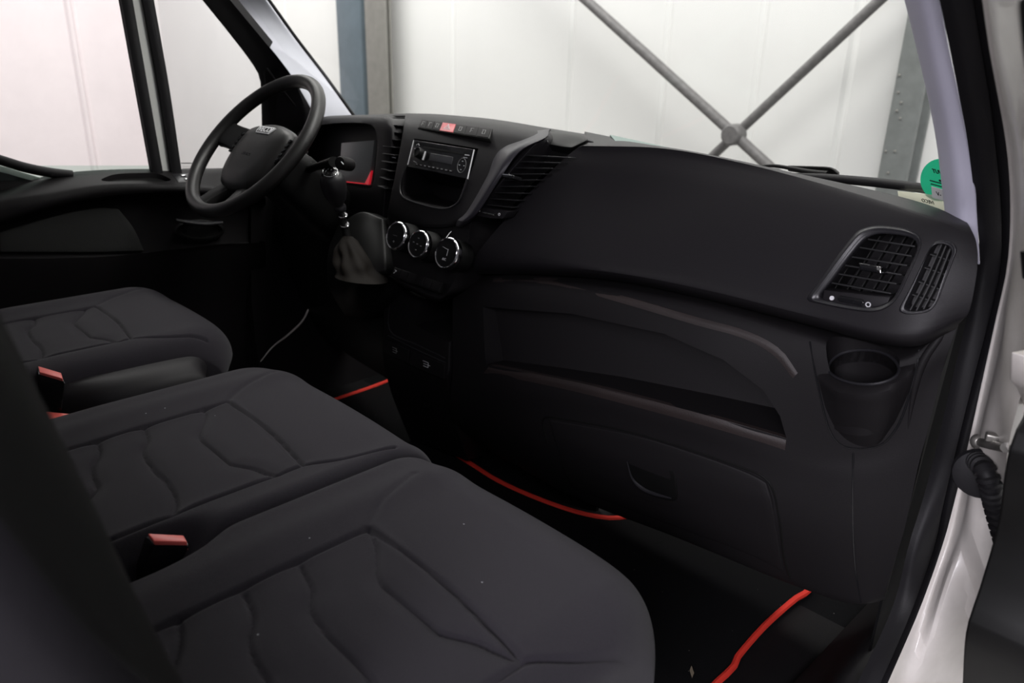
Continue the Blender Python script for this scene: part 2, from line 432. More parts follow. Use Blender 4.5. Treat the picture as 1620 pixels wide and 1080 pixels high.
rows = [[P(a, b, y=y+.03) for (a, b), y in zip(L, yl)], [P((a+c)/2-4, (b+d)/2, y=y-.005) for (a, b), (c, d), y in zip(L, RR, yl)], [P(a, b, y=y) for (a, b), y in zip(RR, yl)]]
rows = [[r[0]+(r[0]-r[1])*3]+r for r in rows]
t = obj('pillar_trim', solid(rows, (-.012, .03, 0), 24, 4), PILL, bev=.003)
tag(t, 'lavender grey windscreen pillar trim at the right above the dashboard end', 'pillar trim')

# passenger door aperture seal: bulb strips down the pillar and round into the sill
inner = [(1485, -4), (1503, 80), (1520, 167), (1532, 233), (1545, 345), (1548, 400), (1530, 500), (1506, 600), (1483, 700), (1460, 790), (1438, 860), (1412, 960), (1352, 1090)]
groove = [(1534, -4), (1548, 80), (1563, 167), (1571, 233), (1580, 333), (1579, 420), (1562, 500), (1536, 600), (1511, 700), (1488, 800), (1476, 860), (1440, 960), (1384, 1090)]
outer = [(1561, -4), (1573, 80), (1588, 167), (1600, 233), (1606, 333), (1601, 420), (1584, 500), (1562, 600), (1540, 700), (1516, 800), (1498, 865), (1462, 965), (1408, 1090)]
ny = len(inner)
xi = [.865]*6+[.87, .872, .874, .876, .878, .88, .885]
def yz(l, xs_): return [P(a, b, x=x) for (a, b), x in zip(l, xs_)]
I3 = yz(inner, xi); G3 = yz(groove, [x+.022 for x in xi]); 
def mid(a, b, k, off): return [p.lerp(q, k)+V(off) for p, q in zip(a, b)]
O3 = yz(outer, [x+.040 for x in xi])
ext = lambda r: [r[0]+(r[0]-r[1])*4]+r
t = thing('door_opening_seal', I3[-1], 'black rubber seal and trim running down the passenger door opening', 'door seal')
obj('inner_trim', solid([ext(I3), ext(mid(I3, G3, .15, (.010, -.004, 0))), ext(mid(I3, G3, .85, (.008, -.006, 0))), ext(G3)], (.01, .05, 0), 50, 4), RUB, t)
obj('bulb_strip', solid([ext(mid(G3, O3, .04, (.0, .003, 0))), ext(mid(G3, O3, .2, (.008, -.007, 0))), ext(mid(G3, O3, .7, (.010, -.008, 0))), ext(O3)], (.004, .05, 0), 50, 4), RUB, t)

# white door pillar of the body, outside the seal
dedge = [(1606, -4), (1616, 100), (1640, 233), (1645, 333), (1640, 420), (1630, 500), (1615, 600), (1592, 690), (1580, 780), (1571, 850), (1545, 935), (1524, 1090)]
ow = [outer[i] for i in (0, 1, 3, 4, 5, 6, 7, 8, 9, 10, 11, 12)]
A = [P(a-8, b, x=.915+.002*k) for k, (a, b) in enumerate(ow)]
B = [P(a+6, b, x=1.0) for k, (a, b) in enumerate(dedge)]
Bm = [p.lerp(q, .45)+V((0, -.015, 0)) for p, q in zip(A, B)]
Bm2 = [p.lerp(q, .12)+V((0, .012, 0)) for p, q in zip(A, B)]
t = obj('body_pillar', solid([ext(A), ext(Bm2), ext(Bm), ext(B)], (.0, .06, 0), 50, 5), WHT, bev=.003)
tag(t, 'dirty white painted van body pillar outside the passenger door seal', 'van body')
BPIL = t

# ---------------------------------------------------------------- passenger door (open), hinge, cable boot
t = thing('passenger_door', P(1560, 1000, x=1.06), 'open passenger door, a black edge at the far right', 'van door')
de = [(1603, -6), (1613, 90), (1634, 200), (1650, 320)]
dl = [(1650, 380), (1640, 500), (1622, 640), (1600, 690), (1588, 740), (1576, 830), (1547, 932), (1526, 1000), (1520, 1100)]
r1 = [P(a, b, x=1.02) for a, b in de+dl]; r2 = [p+V((.30, .02, 0)) for p in r1]
obj('door_panel', solid([r1, mid(r1, r2, .5, (0, -.01, 0)), r2], (.01, .06, 0), 50, 3), BLK, t, bev=.004)
bh = lambda a, b, o=.004: onto(BPIL, [(a, b)], o, 1.1)[0]
hb = [(1560, 682), (1578, 676), (1596, 690), (1600, 704), (1570, 712), (1550, 706)]
t = thing('door_check_arm', P(1570, 705, x=.97), 'small metal door check arm with a bolt on the white pillar', 'door check arm')
obj('arm', tube([bh(1546, 698, .006), bh(1562, 702, .010), bh(1580, 706, .012), bh(1591, 708, .012)], [.007, .006, .006, .006], 10), BOLT, t)
obj('bolt', lathe([(.010, 0), (.010, .004), (.007, .008), (.003, .009)], bh(1548, 698, .008), (.3, -1, .2), 16), BOLT, t)
obj('catch', box(bh(1572, 692, .008), .018, .012, .010, .3), BOLT, t, bev=.002)
t = thing('cable_boot', P(1560, 760, x=.97), 'black ribbed rubber cable boot between the white pillar and the open door', 'cable boot')
c0 = bh(1549, 752, .012)
obj('flange', lathe([(.030, -.004), (.034, 0), (.032, .006), (.022, .010)], c0+V((0, .008, 0)), (.25, -1, .05), 28), RUB, t)
pp = cr([bh(1545, 728, .02), bh(1557, 742, .034), bh(1567, 768, .036), bh(1574, 800, .034), bh(1574, 830, .03)+V((.02, -.01, -.02))], 90)
v, f = tube(pp, [(.0135 if (i // 3) % 2 else .0105) for i in range(90)], 16, 90); obj('bellows', (v, f), RUB, t)
t = obj('rear_body_pillar', box((.925, -.54, .70), .09, .36, 1.9), WHT, bev=.02)
t['kind'] = 'structure'; t.name = 'wall_right_pillar'
t = obj('hinge_bracket', join(prism([P(1598, 556, x=1.0), P(1640, 548, x=1.0), P(1640, 622, x=1.0), P(1617, 640, x=1.0), P(1607, 612, x=1.0), P(1596, 600, x=1.0)], (.03, -.012, .002))), WHT, bev=.003)
tag(t, 'off-white hinge bracket at the right edge beside the open door', 'hinge')
t = obj('striker_cap', join(prism([P(1612, 396, x=1.0), P(1640, 392, x=1.0), P(1640, 446, x=1.0), P(1616, 440, x=1.0)], (.01, -.006, 0))), BLK, bev=.002)
tag(t, 'small black cap on the white body at the right picture edge', 'cap')
t = obj('drain_recess', stack([[P(1548+rx*math.cos(a)*k, 958+ry*math.sin(a)*k, y=bh(1548, 958).y-.002*j) for a in [2*math.pi*i/20 for i in range(20)]] for j, (k, rx, ry) in enumerate(((1, 22, 27), (.8, 22, 27), (.3, 22, 27)))]), WHT)
tag(t, 'off-white moulded lug low on the white pillar beside the open door', 'lug')

# sill plates under the passenger door
rows = [PZ([(1425, 925), (1390, 985), (1330, 1100)], .04), PZ([(1405, 935), (1362, 985), (1300, 1100)], .05), PZ([(1385, 950), (1340, 1000), (1262, 1100)], .03), PZ([(1340, 965), (1290, 1020), (1235, 1100)], .0)]
rows = [PZ([(1442, 945), (1400, 1020), (1352, 1110)], .10), PZ([(1418, 950), (1375, 1010), (1300, 1110)], .105), PZ([(1398, 945), (1345, 1010), (1270, 1110)], .06), PZ([(1376, 950), (1310, 1020), (1225, 1110)], .02)]
t = obj('sill_plate', solid(rows, (.0, .0, -.05), 20, 4), PLB, bev=.003)
tag(t, 'black plastic sill plate at the passenger door step', 'sill plate')

# ================================================================ driver door
t = thing('driver_door', (-.92, .6, 0), 'driver door with black inner panel and two-part window', 'van door')
D = t
def xr(l, x): return [P(a, b, x=x) for a, b in l]
d0 = xr([(-120, 330), (0, 303), (60, 287), (120, 276), (200, 271), (300, 270), (420, 268)], -.925)
d1 = xr([(-120, 345), (0, 313), (85, 299), (149, 289), (213, 287), (298, 290), (420, 300)], -.865)
d2 = xr([(-120, 358), (0, 325), (85, 310), (149, 297), (213, 292), (298, 296), (420, 306)], -.845)
d3 = xr([(-120, 385), (0, 350), (85, 326), (160, 311), (234, 305), (298, 306), (420, 315)], -.845)
d4 = xr([(-120, 400), (0, 363), (85, 338), (160, 324), (234, 318), (298, 320), (420, 330)], -.885)
d5 = xr([(-120, 405), (0, 403), (90, 403), (181, 402), (277, 396), (340, 388), (420, 380)], -.885)
d6 = xr([(-120, 408), (0, 406), (90, 406), (181, 405), (277, 399), (340, 391), (420, 385)], -.845)
d7 = xr([(-120, 430), (0, 429), (90, 427), (175, 421), (277, 405), (340, 396), (420, 392)], -.845)
d8 = xr([(-120, 560), (0, 560), (90, 555), (175, 545), (277, 520), (340, 505), (420, 470)], -.90)
pocket = prism(xr([(165, 284), (178, 276), (200, 273.5), (240, 274), (262, 279), (268, 287), (200, 288.5)], -.90), (0.0, 0, -.06), .85)
pocket = (pocket[0], pocket[1])
top = [V((q.x, q.y, q.z)) for q in []]
def lift(pts, dz): return [p+V((0, 0, dz)) for p in pts]
pc = [P(a, b, z=.737) for a, b in ((160, 286), (172, 276), (200, 272.5), (240, 273), (262, 279), (268, 288), (215, 289))]
d9 = xr([(-120, 760), (0, 740), (90, 720), (175, 700), (277, 670), (340, 650), (420, 620)], -.905)
dc = obj('door_card', solid([d0, d1, d2, d3, d4, d5, d6, d7, d8, d9], (-.05, 0, 0), 50, 4), PLB, D, ang=50)
po_ = cr_closed(onto(dc, [(162, 286), (170, 279), (186, 275), (215, 273.5), (245, 274), (262, 279), (268, 286), (215, 288)]), 40)
carve(dc, [stack([[p+V((0, 0, .03)) for p in po_], po_, [p+V((0, 0, -.022)) for p in po_]])])
pm_ = sum(po_, V((0, 0, 0)))/40
obj('recess_tray', stack([[pm_+(p-pm_)*1.12+V((.0, 0, -.013)) for p in po_], [pm_+(p-pm_)*1.1+V((0, 0, -.026)) for p in po_]]), BLK, D)
sp_ = obj('switch_plate', prism(onto(dc, [(272, 275), (300, 273.5), (306, 287), (282, 288)], .002), (0, 0, -.006)), PLR, D, bev=.001)
for (a, b) in ((290, 277.5), (296, 283)): obj('switch', box(onto(dc, [(a, b)], .003)[0], .010, .014, .004), CHR, sp_, bev=.0015)
obj('map_pocket_panel', solid([xr([(0, 368), (85, 343), (150, 330), (188, 331)], -.877), xr([(0, 385), (85, 372), (150, 362), (212, 362)], -.875), xr([(0, 399), (85, 399), (150, 399), (228, 397)], -.877)], (-.01, 0, 0), 20, 4), mat('door_insert', (.012, .0125, .012), .8, bump=.3), D, bev=.002)
obj('door_pull', tube(xr([(278, 348), (300, 352), (325, 354), (352, 352)], -.855), [.004, .007, .007, .004], 8), PLR, D)
obj('door_pull_cup', stack([[P(316+rx*math.cos(a), 364+ry*math.sin(a), x=xx) for a in [2*math.pi*i/24 for i in range(24)]] for rx, ry, xx in ((38, 16, -.884), (40, 17, -.872), (36, 14, -.870), (30, 11, -.882))]), BLK, D)
# window frame: seals, divider, white body
zt = 1.5
def dpost(name, l, x, wd, th, m, par, lab=None):
    pts = [P(a, b, x=x) for a, b in l]; pts = [pts[0]+(pts[0]-pts[1])*1.6]+pts
    g = solid([[p+V((0, -wd/2, 0)) for p in pts], [p+V((.004, 0, 0)) for p in pts], [p+V((0, wd/2, 0)) for p in pts]], (-th, 0, 0), 12, 3)
    return obj(name, g, m, par, label=lab)
dpost('glass_channel', [(201, 0), (226, 140), (250, 274)], -.915, .026, .02, RUB, D)
dpost('window_divider', [(218, 0), (243, 140), (264, 274)], -.93, .034, .02, mat('divider_white', (.88, .89, .86), .5), D, 'white window divider bar')
dpost('glass_channel', [(235, 0), (260, 140), (280, 274)], -.915, .026, .02, RUB, D)
fe = [(330, 0), (372, 52), (405, 98), (417, 125), (421, 170), (424, 230), (427, 275)]
fo = [(364, 0), (407, 52), (445, 98), (462, 122), (480, 165), (492, 225), (500, 275)]
a_ = ext(xr(fe, -.925)); b_ = ext(xr(fo, -.875))
a2 = ext(xr([(320, 0), (362, 52), (397, 98), (411, 125), (413.5, 170), (415, 230), (418, 275)], -.94))
obj('window_frame', solid([a2, a_, mid(a_, b_, .5, (.006, 0, 0)), b_], (-.01, .03, 0), 40, 4), RUB, D)
obj('mirror_sail', solid([xr([(418, 112), (425, 160), (428, 215), (430, 275)], -.915), xr([(430, 112), (455, 160), (478, 205), (490, 275)], -.895)], (-.01, 0, 0), 14, 3), PLB, D, bev=.003)
obj('sail_edge', tube(xr([(423, 108), (446, 140), (466, 166), (482, 186)], -.885), .0022, 8), PLR, D)
obj('belt_seal', tube(xr([(-60, 236), (0, 253), (40, 265), (80, 273), (114, 277)], -.93), .012, 10), RUB, D)
obj('outer_skin', solid([xr([(-60, 250), (0, 262), (40, 274), (70, 283), (90, 290)], -.96), xr([(-60, 300), (0, 300), (40, 300), (70, 300), (90, 300)], -.96)], (-.01, 0, 0), 16, 2), mat('outer_white_skin', (.75, .76, .74), .4), D, label='white painted outer skin glimpsed below the window seal')
obj('inner_corner_trim', solid([xr([(-60, 262), (0, 272), (40, 283), (66, 289)], -.945), xr([(-60, 330), (0, 320), (40, 310), (66, 300)], -.93)], (-.01, 0, 0), 12, 2), PLB, D)
def pane(l, x): return prism([P(a, b, x=x) for a, b in l], (-.004, 0, 0))
w = obj('window_pane', pane([(-140, 262), (248, 262), (250, 278), (-140, 290)], -.935), glass('lowered_glass', (.86, .93, .90)), D, label='green edge of the partly lowered side glass')
obj('window_pane', pane([(240, -80), (320, -80), (412, 114), (416, 275), (285, 275)], -.945), GLASST, D)
frq = Fr(P(285, 255, x=-.94), P(305, 255, x=-.94), P(285, 275, x=-.94))
obj('glass_marking', join(frq.line([(.1, .15), (.9, .15)], .0022), frq.line([(.2, .4), (.8, .4)], .0006), frq.line([(.2, .55), (.85, .55)], .0006), frq.line([(.2, .7), (.6, .7)], .0006)), INK, D)
# lower front edge of the driver door opening: light sill edge
t = obj('door_opening_edge', tube([P(494, 470, x=-.84), P(489, 486, x=-.84), P(478, 508, x=-.84), P(455, 530, x=-.84), P(432, 548, x=-.84), P(412, 572, x=-.84)], [.0015, .003, .003, .0026, .002, .001], 8), WHT)
tag(t, 'thin white curved edge of the driver door opening down by the pedals', 'door edge')
t = obj('kick_panel', solid([[V((-.855, .95, .0)), V((-.855, 1.5, .0))], [V((-.87, .95, .35)), V((-.87, 1.5, .35))], [V((-.88, 1.0, .78)), V((-.88, 1.4, .84))]], (-.03, 0, 0), 8, 3), PLB)
tag(t, 'black kick panel beside the driver foot well', 'kick panel')

t = obj('kick_panel', solid([[V((.862, 1.14, .0)), V((.862, 1.5, .0))], [V((.862, 1.14, .35)), V((.862, 1.5, .35))], [V((.862, 1.14, .76)), V((.862, 1.45, .76))]], (.004, 0, 0), 8, 3), CARP)
tag(t, 'black kick panel behind the right end of the dashboard', 'kick panel')
# ================================================================ floor mat
zM = .016
mo = [V((.655, .45, zM)), V((.655, .9, zM)), V((.655, 1.25, zM))]+[V((.64, 1.38, zM)), V((.50, 1.41, zM)), V((.36, 1.385, zM))]+PZ([(1010, 815), (960, 820), (910, 810), (850, 789), (760, 744), (690, 694)], zM)
mo += [V((-.42, 1.23, zM)), V((-.70, 1.28, zM))]+PZ([(590, 612), (540, 629)], zM)+[V((-.74, .8, zM)), V((-.74, .45, zM))]
mo[4:4] = []
lst = PZ([(1285, 926), (1255, 950), (1210, 990), (1170, 1035), (1128, 1085)], zM)
mo = [V((.64, .45, zM))]+lst[::-1]+[V((.62, 1.46, zM)), V((.50, 1.47, zM)), V((.38, 1.42, zM))]+PZ([(1012, 813), (995, 818), (960, 820), (910, 810), (850, 789), (800, 767), (760, 744), (690, 694)], zM)
mo += [V((-.42, 1.28, zM)), V((-.55, 1.42, zM)), V((-.70, 1.46, zM)), V((-.76, 1.42, zM))]+PZ([(590, 612), (540, 629)], zM)+[V((-.74, .8, zM)), V((-.74, .45, zM))]
t = thing('floor_mat', (0, 1.0, .001), 'black carpet floor mat edged with red piping', 'floor mat')
lo = cr_closed(mo, 200)
obj('carpet', prism(lo, (0, 0, -.014)), CARP, t)
obj('piping', tube([p+V((0, 0, .001)) for p in lo], .0062, 8, 200, closed=True), PIPE, t, label='red edge piping')
t = obj('floor_duct', solid([PZ([(955, 800), (985, 797), (1015, 803), (1040, 812)], .02), PZ([(960, 790), (985, 788), (1010, 792), (1040, 800)], .05)], (0, .1, -.02), 10, 3), mat('shiny_duct', (.05, .05, .055), .25), bev=.005)
tag(t, 'shiny black heater duct lying on the floor just past the red mat edge', 'heater duct')
# crumb
t = obj('dry_leaf_crumb', prism(PZ([(1091, 1060), (1094, 1052), (1098, 1064), (1095, 1072)], .02), (0, 0, -.001)), mat('dry_leaf', (.16, .13, .09), .8)); tag(t, 'tiny dry leaf crumb on the black carpet mat', 'crumb')

# ================================================================ seats
def xr0(l, x): return [P(a, b, x=x) for a, b in l]
def segdist(X, Y, pl):
    d = np.full(X.shape, 9.)
    for (ax, ay), (bx, by) in zip(pl[:-1], pl[1:]):
        vx, vy = bx-ax, by-ay; L = vx*vx+vy*vy
        t = np.clip(((X-ax)*vx+(Y-ay)*vy)/L, 0, 1); d = np.minimum(d, np.hypot(X-ax-t*vx, Y-ay-t*vy))
    return d
def smooth_pl(pts, n=24): return [(p.x, p.y) for p in cr([V((a, b, 0)) for a, b in pts], n)]
# quilting traced once on the outer cushion, kept relative to its centre (x .545)
q = lambda l: [(p.x-.601, p.y) for p in PZ(l, .450)]
QA = q([(583, 841), (594, 867), (597, 913), (615, 937), (677, 988), (698, 1004), (750, 1017), (786, 1033), (828, 1050)])
QB = q([(475, 898), (493, 934), (493, 970), (532, 1022), (584, 1074)])
QC = q([(387, 942), (400, 975), (394, 1017), (407, 1053), (423, 1084)])
def cushion(xc, hw, yb, yf, zt, th, rl, rr_, fl=0, fr_=0, wells=(), seamx=.150, seamy=.488, sx=0, tuck=.995):
    nx, nyy = 220, 230
    s = np.sin(np.linspace(-1, 1, nx)*np.pi/2*.94)/math.sin(np.pi/2*.94); v = np.linspace(0, 1, nyy)**.9
    v = 1-(1-np.linspace(0, 1, nyy))**1.25
    S, T = np.meshgrid(s, v)
    yfront = yf-(fl*np.clip(-S, 0, 1)**6+fr_*np.clip(S, 0, 1)**6)-.012*S**2
    X = xc+hw*S; Y = yb+(yfront-yb)*T
    ex = np.where(S < 0, (S+1)*hw, 9.); exr = np.where(S > 0, (1-S)*hw, 9.)
    Z = np.full(X.shape, zt)
    def rnd(e, r, dep): k = np.clip(1-e/r, 0, 1); return dep*(1-np.sqrt(np.clip(1-k**2, 0, 1)))
    Z -= rnd(ex, rl[0], rl[1]); Z -= rnd(exr, rr_[0], rr_[1])
    Z -= rnd(yfront-Y, .085, .075)
    Z -= .006*np.clip((.33-Y)/.25, 0, 1)
    XL = X-xc-sx
    # dished middle panel between the seams
    inpan = 1/(1+np.exp((np.abs(XL)-seamx)/.006))*1/(1+np.exp((Y-seamy)/.008))
    Z -= .006*inpan
    Z += .006*np.exp(-((np.abs(XL)-.195)/.03)**2)
    lines = [[(-seamx+.01*0, -.1), (-seamx, seamy+.004)], [(seamx, -.1), (seamx, seamy-.012)], smooth_pl([(-seamx, seamy+.004), (0, seamy+.004), (seamx, seamy-.012)])]
    lines += [smooth_pl([(seamx, seamy-.012), (seamx+.03, seamy+.04), (seamx+.05, seamy+.11)]), ]
    lines2 = [smooth_pl([(-seamx, seamy), (-seamx-.035, seamy+.05), (-seamx-.06, seamy+.12)])]
    d = np.full(X.shape, 9.)
    for l in lines: d = np.minimum(d, segdist(XL, Y, l))
    Z -= .0060*np.exp(-(d/.0030)**2)
    d1 = np.full(X.shape, 9.)
    for l in lines2: d1 = np.minimum(d1, segdist(XL, Y, l))
    Z -= .0022*np.exp(-(d1/.005)**2)
    dq = np.full(X.shape, 9.)
    for l, sh in ((QA, 0), (QB, 0), (QC, 0), (QA, -.235), (QA, -.315), (QB, -.075)):
        if sh == -.075: continue
        if l is QB: l = [(a, b) for a, b in QB]+[(QB[-1][0]+.06, QB[-1][1]-.015), (QB[-1][0]+.11, QB[-1][1]-.055)]
        if l is QC: l = QC+[(QC[-1][0]+.04, QC[-1][1]-.035), (QC[-1][0]+.10, QC[-1][1]-.06), (QC[-1][0]+.16, QC[-1][1]-.09)]
        l = smooth_pl([(a, b+sh) for a, b in l], 40)
        dq = np.minimum(dq, segdist(XL, Y, l))
    k = 1/(1+np.exp((np.abs(XL)-seamx-.0)/.003))*1/(1+np.exp((Y-seamy-XL*(-.1))/.003))
    Z += k*(-.0045*np.exp(-(dq/.0026)**2)+.0035*(1-np.exp(-(dq/.014)**2)))
    for wx, wy, rx, ry, dd in wells: Z -= dd*np.exp(-np.clip(((X-wx)/rx)**2+((Y-wy)/ry)**2, 0, 40)**2)
    rows = [[V((X[i, j], Y[i, j], Z[i, j])) for j in range(nx)] for i in range(nyy)]
    # skirts
    v_, f_ = grid(rows); n = nx; m = nyy
    per = [j for j in range(n)]+[i*n+n-1 for i in range(1, m)]+[(m-1)*n+j for j in range(n-2, -1, -1)]+[i*n for i in range(m-2, 0, -1)]
    c = V((xc, (yb+yf)/2, 0)); lp = []
    for lev, sh in ((.35, (1+tuck)/2), (.8, tuck), (1, tuck-.03), (1, .0)):
        o = len(v_)
        for a in per:
            p = v_[a]; zb = zt-th; z = p.z+(zb-p.z)*lev
            v_.append(V((c.x+(p.x-c.x)*sh, c.y+(p.y-c.y)*sh, z)))
        prev = lp if lp else per
        cur = list(range(o, o+len(per)))
        for k2 in range(len(per)):
            a, b = prev[k2], prev[(k2+1) % len(per)]; f_.append((b, a, cur[k2], cur[(k2+1) % len(per)]))
        lp = cur
    return v_, f_
bench = thing('bench_seat', (.3, .35, 0), 'double passenger bench seat in dark grey ribbed fabric', 'seat')
obj('seat_cushion', cushion(.072, .2555, .06, .675, .457, .175, (.07, .05), (.022, .014), .05, 0, [(.318, .215, .036, .085, .06)], seamx=.137, seamy=.482, sx=.055), FAB, bench, ang=60)
obj('seat_cushion', cushion(.560, .2325, .06, .665, .457, .175, (.022, .014), (.075, .055), 0, .055, [(.318, .215, .036, .085, .06)], seamx=.143, seamy=.444, sx=.041), FAB, bench, ang=60)
obj('seat_base', box((.3, .33, .14), .9, .46, .28), BLK, bench, bev=.02)
def backrest(x0, x1, par, zlo=.40, zhi=1.02):
    loops = []
    for z in [zlo, zlo+.02, .52, .6, .7, .8, .9, zhi-.02, zhi]:
        yf = .088-(z-.6)*.215; e = .012 if z in (zlo, zhi) else 0; w = x1-x0-2*e; X0 = x0+e
        th = .15
        l = []
        for u, dy in ((0, -.045), (.012, -.012), (.05, .014), (.12, .030), (.2, .034), (.32, .012), (.5, .008), (.68, .012), (.8, .034), (.88, .030), (.95, .014), (.988, -.012), (1, -.045)):
            l.append(V((X0+u*w, yf+dy-e, z)))
        for u, dy in ((1, -th+.03), (.97, -th), (.5, -th-.01), (.03, -th), (0, -th+.03)): l.append(V((X0+u*w, yf+dy, z)))
        loops.append(cr_closed(l, 64))
    return stack(loops)
obj('backrest', backrest(.315, .80, bench), FAB, bench, ang=60)
obj('backrest', backrest(-.17, .305, bench), FAB, bench, ang=60)
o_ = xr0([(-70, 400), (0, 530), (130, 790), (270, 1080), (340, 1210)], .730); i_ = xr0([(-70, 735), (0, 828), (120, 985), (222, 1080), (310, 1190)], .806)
shade_strip = obj('backrest_shade_strip', solid([[p+V((.0, .004, 0)) for p in o_], [(a+b)/2+V((.010, .010, 0)) for a, b in zip(o_, i_)], [p+V((.003, .003, 0)) for p in i_]], (0, -.002, 0), 20, 4), mat('shade_strip_black', (.004, .004, .004), .8, spec=.1), ang=60)  # black strip added where the backrest front falls in shade
tag(shade_strip, 'black strip added for the shaded front edge of the passenger backrest', 'shade strip')
drv = thing('driver_seat', (-.56, .35, 0), 'dark grey fabric driver seat in front of the steering wheel', 'seat')
obj('seat_cushion', cushion(-.505, .240, .06, .655, .492, .14, (.07, .06), (.06, .050), .05, .05, seamx=.127, seamy=.46, sx=.045, tuck=.93), FAB, drv, ang=60)
obj('seat_base', box((-.51, .33, .14), .40, .46, .28), BLK, drv, bev=.02)
obj('backrest', backrest(-.750, -.275, drv), FAB, drv, ang=60)
sv = [P(60, 606, z=.452), P(150, 593, z=.460), P(240, 574, z=.462), P(298, 563, z=.460), P(320, 567, z=.452), P(328, 580, z=.435)]
sv2 = [P(70, 618, z=.448), P(155, 607, z=.458), P(245, 590, z=.460), P(300, 579, z=.457), P(318, 583, z=.448), P(326, 596, z=.425)]
sv3 = [p+V((.028, -.002, -.03)) for p in sv2]; sv4 = [p+V((.03, 0, -.14)) for p in sv2]
obj('side_cover', solid([sv, sv2, sv3, sv4], (-.02, 0, -.04), 24, 4), PLA, drv, bev=.003)

def buckle(top, bot, lab, w=.46):
    # top: 4 px corners (far-left, far-right, near-right, near-left) on plane z=w
    tp = PZ(top, w); d = V(bot)
    c = sum(tp, V((0, 0, 0)))/4
    t = thing('seat_belt_buckle', c+d, lab, 'seat belt buckle', 'seat belt buckles')
    bd = [c+(p-c)*1.12+V((0, 0, -.003)) for p in tp]
    obj('housing', prism(bd, d, .82), GLS, t, bev=.003)
    cb = [c+(p-c)*.98 for p in tp]
    obj('release_button', prism([p+V((0, 0, .001)) for p in cb], V((0, 0, -.012))), REDB, t, bev=.0015, label='red release button')
    return t
buckle([(233, 844), (291, 847), (297, 858), (243, 857)], (-.03, -.035, -.10), 'seat belt buckle with red button in the gap of the bench seat', .462)
buckle([(60, 579), (97, 590), (100, 600), (62, 589)], (-.02, -.02, -.12), 'seat belt buckle with red button at the driver seat side cover', .490)
buckle([(72, 651), (112, 655), (98, 663), (76, 662)], (-.02, -.01, -.10), 'seat belt buckle with red button half hidden behind the bench seat edge', .43)

# ================================================================ dashboard
dash = thing('dashboard', (0, 1.2, 0), 'wide black van dashboard', 'dashboard')
# ---- right vents
k54 = lambda l, ox, oy, y: [P(ox+a/5.4, oy+b/5.4, y=y(a, b) if callable(y) else y) for a, b in l]
vO = [(90, 720), (160, 610), (330, 370), (480, 180), (560, 120), (700, 90), (900, 110), (1030, 160), (1070, 230), (1040, 340), (960, 520), (870, 700), (780, 790), (650, 830), (450, 810), (200, 760)]
vI = [(200, 690), (300, 560), (420, 400), (540, 250), (610, 190), (720, 160), (900, 175), (1000, 205), (1035, 270), (1000, 370), (920, 530), (840, 690), (760, 760), (640, 790), (440, 770), (250, 730)]
sO = [(915, 780), (1000, 600), (1080, 420), (1150, 270), (1220, 232), (1300, 248), (1338, 305), (1310, 400), (1250, 570), (1190, 740), (1120, 815), (990, 835), (930, 820)]
YV = lambda a, b: 1.048-.02*(a-900)/1000*.3-(b-450)/450*.012
def vy(off): return lambda a, b: YV(a, b)+off
rp0 = PY([(925, 208, 1.40), (1100, 243, 1.40), (1250, 272, 1.36), (1400, 305, 1.27), (1480, 328, 1.19), (1530, 352, 1.12)])
rp1 = PY([(930, 226, 1.13), (1050, 233, 1.15), (1180, 257, 1.15), (1320, 294, 1.13), (1450, 332, 1.10), (1536, 362, 1.07)])
rp1b = PY([(905, 240, 1.09), (1040, 246, 1.115), (1170, 270, 1.115), (1320, 308, 1.095), (1445, 345, 1.075), (1545, 385, 1.06)])
rp2 = PY([(842, 300, 1.045), (980, 320, 1.075), (1130, 345, 1.075), (1290, 385, 1.062), (1430, 410, 1.05), (1546, 425, 1.06)])
rp3 = PY([(775, 375, .995), (950, 412, 1.025), (1100, 436, 1.040), (1270, 476, 1.040), (1430, 508, 1.03), (1534, 490, 1.06)])
rp4 = PY([(745, 415, .985), (945, 430, 1.02), (1100, 458, 1.035), (1270, 500, 1.037), (1430, 538, 1.03), (1520, 508, 1.065)])
rp5 = PY([(735, 432, 1.0), (943, 441, 1.06), (1100, 470, 1.075), (1270, 512, 1.08), (1430, 549, 1.065), (1512, 520, 1.08)])
def padoff(p): return V((0, .22 if p.y < 1.2 else .04, -.01 if p.y > 1.2 else 0))
padrows = [rp0, rp1, rp1b, rp2, rp3, rp4, rp5]
pr = cols([cr(r, 60) for r in padrows], 4)
back = [[p+V((-.07, .16, .0)) for p in pr[-1]], [p+V((-.03, .02, -.12)) for p in pr[0]]]
loops = list(zip(*(pr+back)))
padg = stack([list(l) for l in loops])
UP = obj('upper_pad', padg, PLA, dash, ang=35)
kp = lambda l: [(1260+a/5.4, 340+b/5.4) for a, b in l]
def vs(l, off=0): return onto(UP, kp(l), off)
def vpocket(inl, d): 
    h = cr_closed(vs(inl), 60); return stack([[p+V((0, -.05, 0)) for p in h], h, [p+V((-.0, d, 0)) for p in h]])
cutV, cutS = vpocket(vI, .09), vpocket([(a+(1125-a)*.06, b+(540-b)*.04) for a, b in sO], .026)
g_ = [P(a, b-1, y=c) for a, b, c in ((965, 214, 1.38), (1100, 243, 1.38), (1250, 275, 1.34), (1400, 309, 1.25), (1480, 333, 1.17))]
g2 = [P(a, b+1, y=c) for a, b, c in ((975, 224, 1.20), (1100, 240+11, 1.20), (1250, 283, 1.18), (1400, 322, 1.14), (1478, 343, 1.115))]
obj('glass_sheen_strip', solid([g_, g2], (0, 0, -.02), 30, 2), TEAL, dash, label='strip coloured as green glass sheen along the foot of the windscreen')
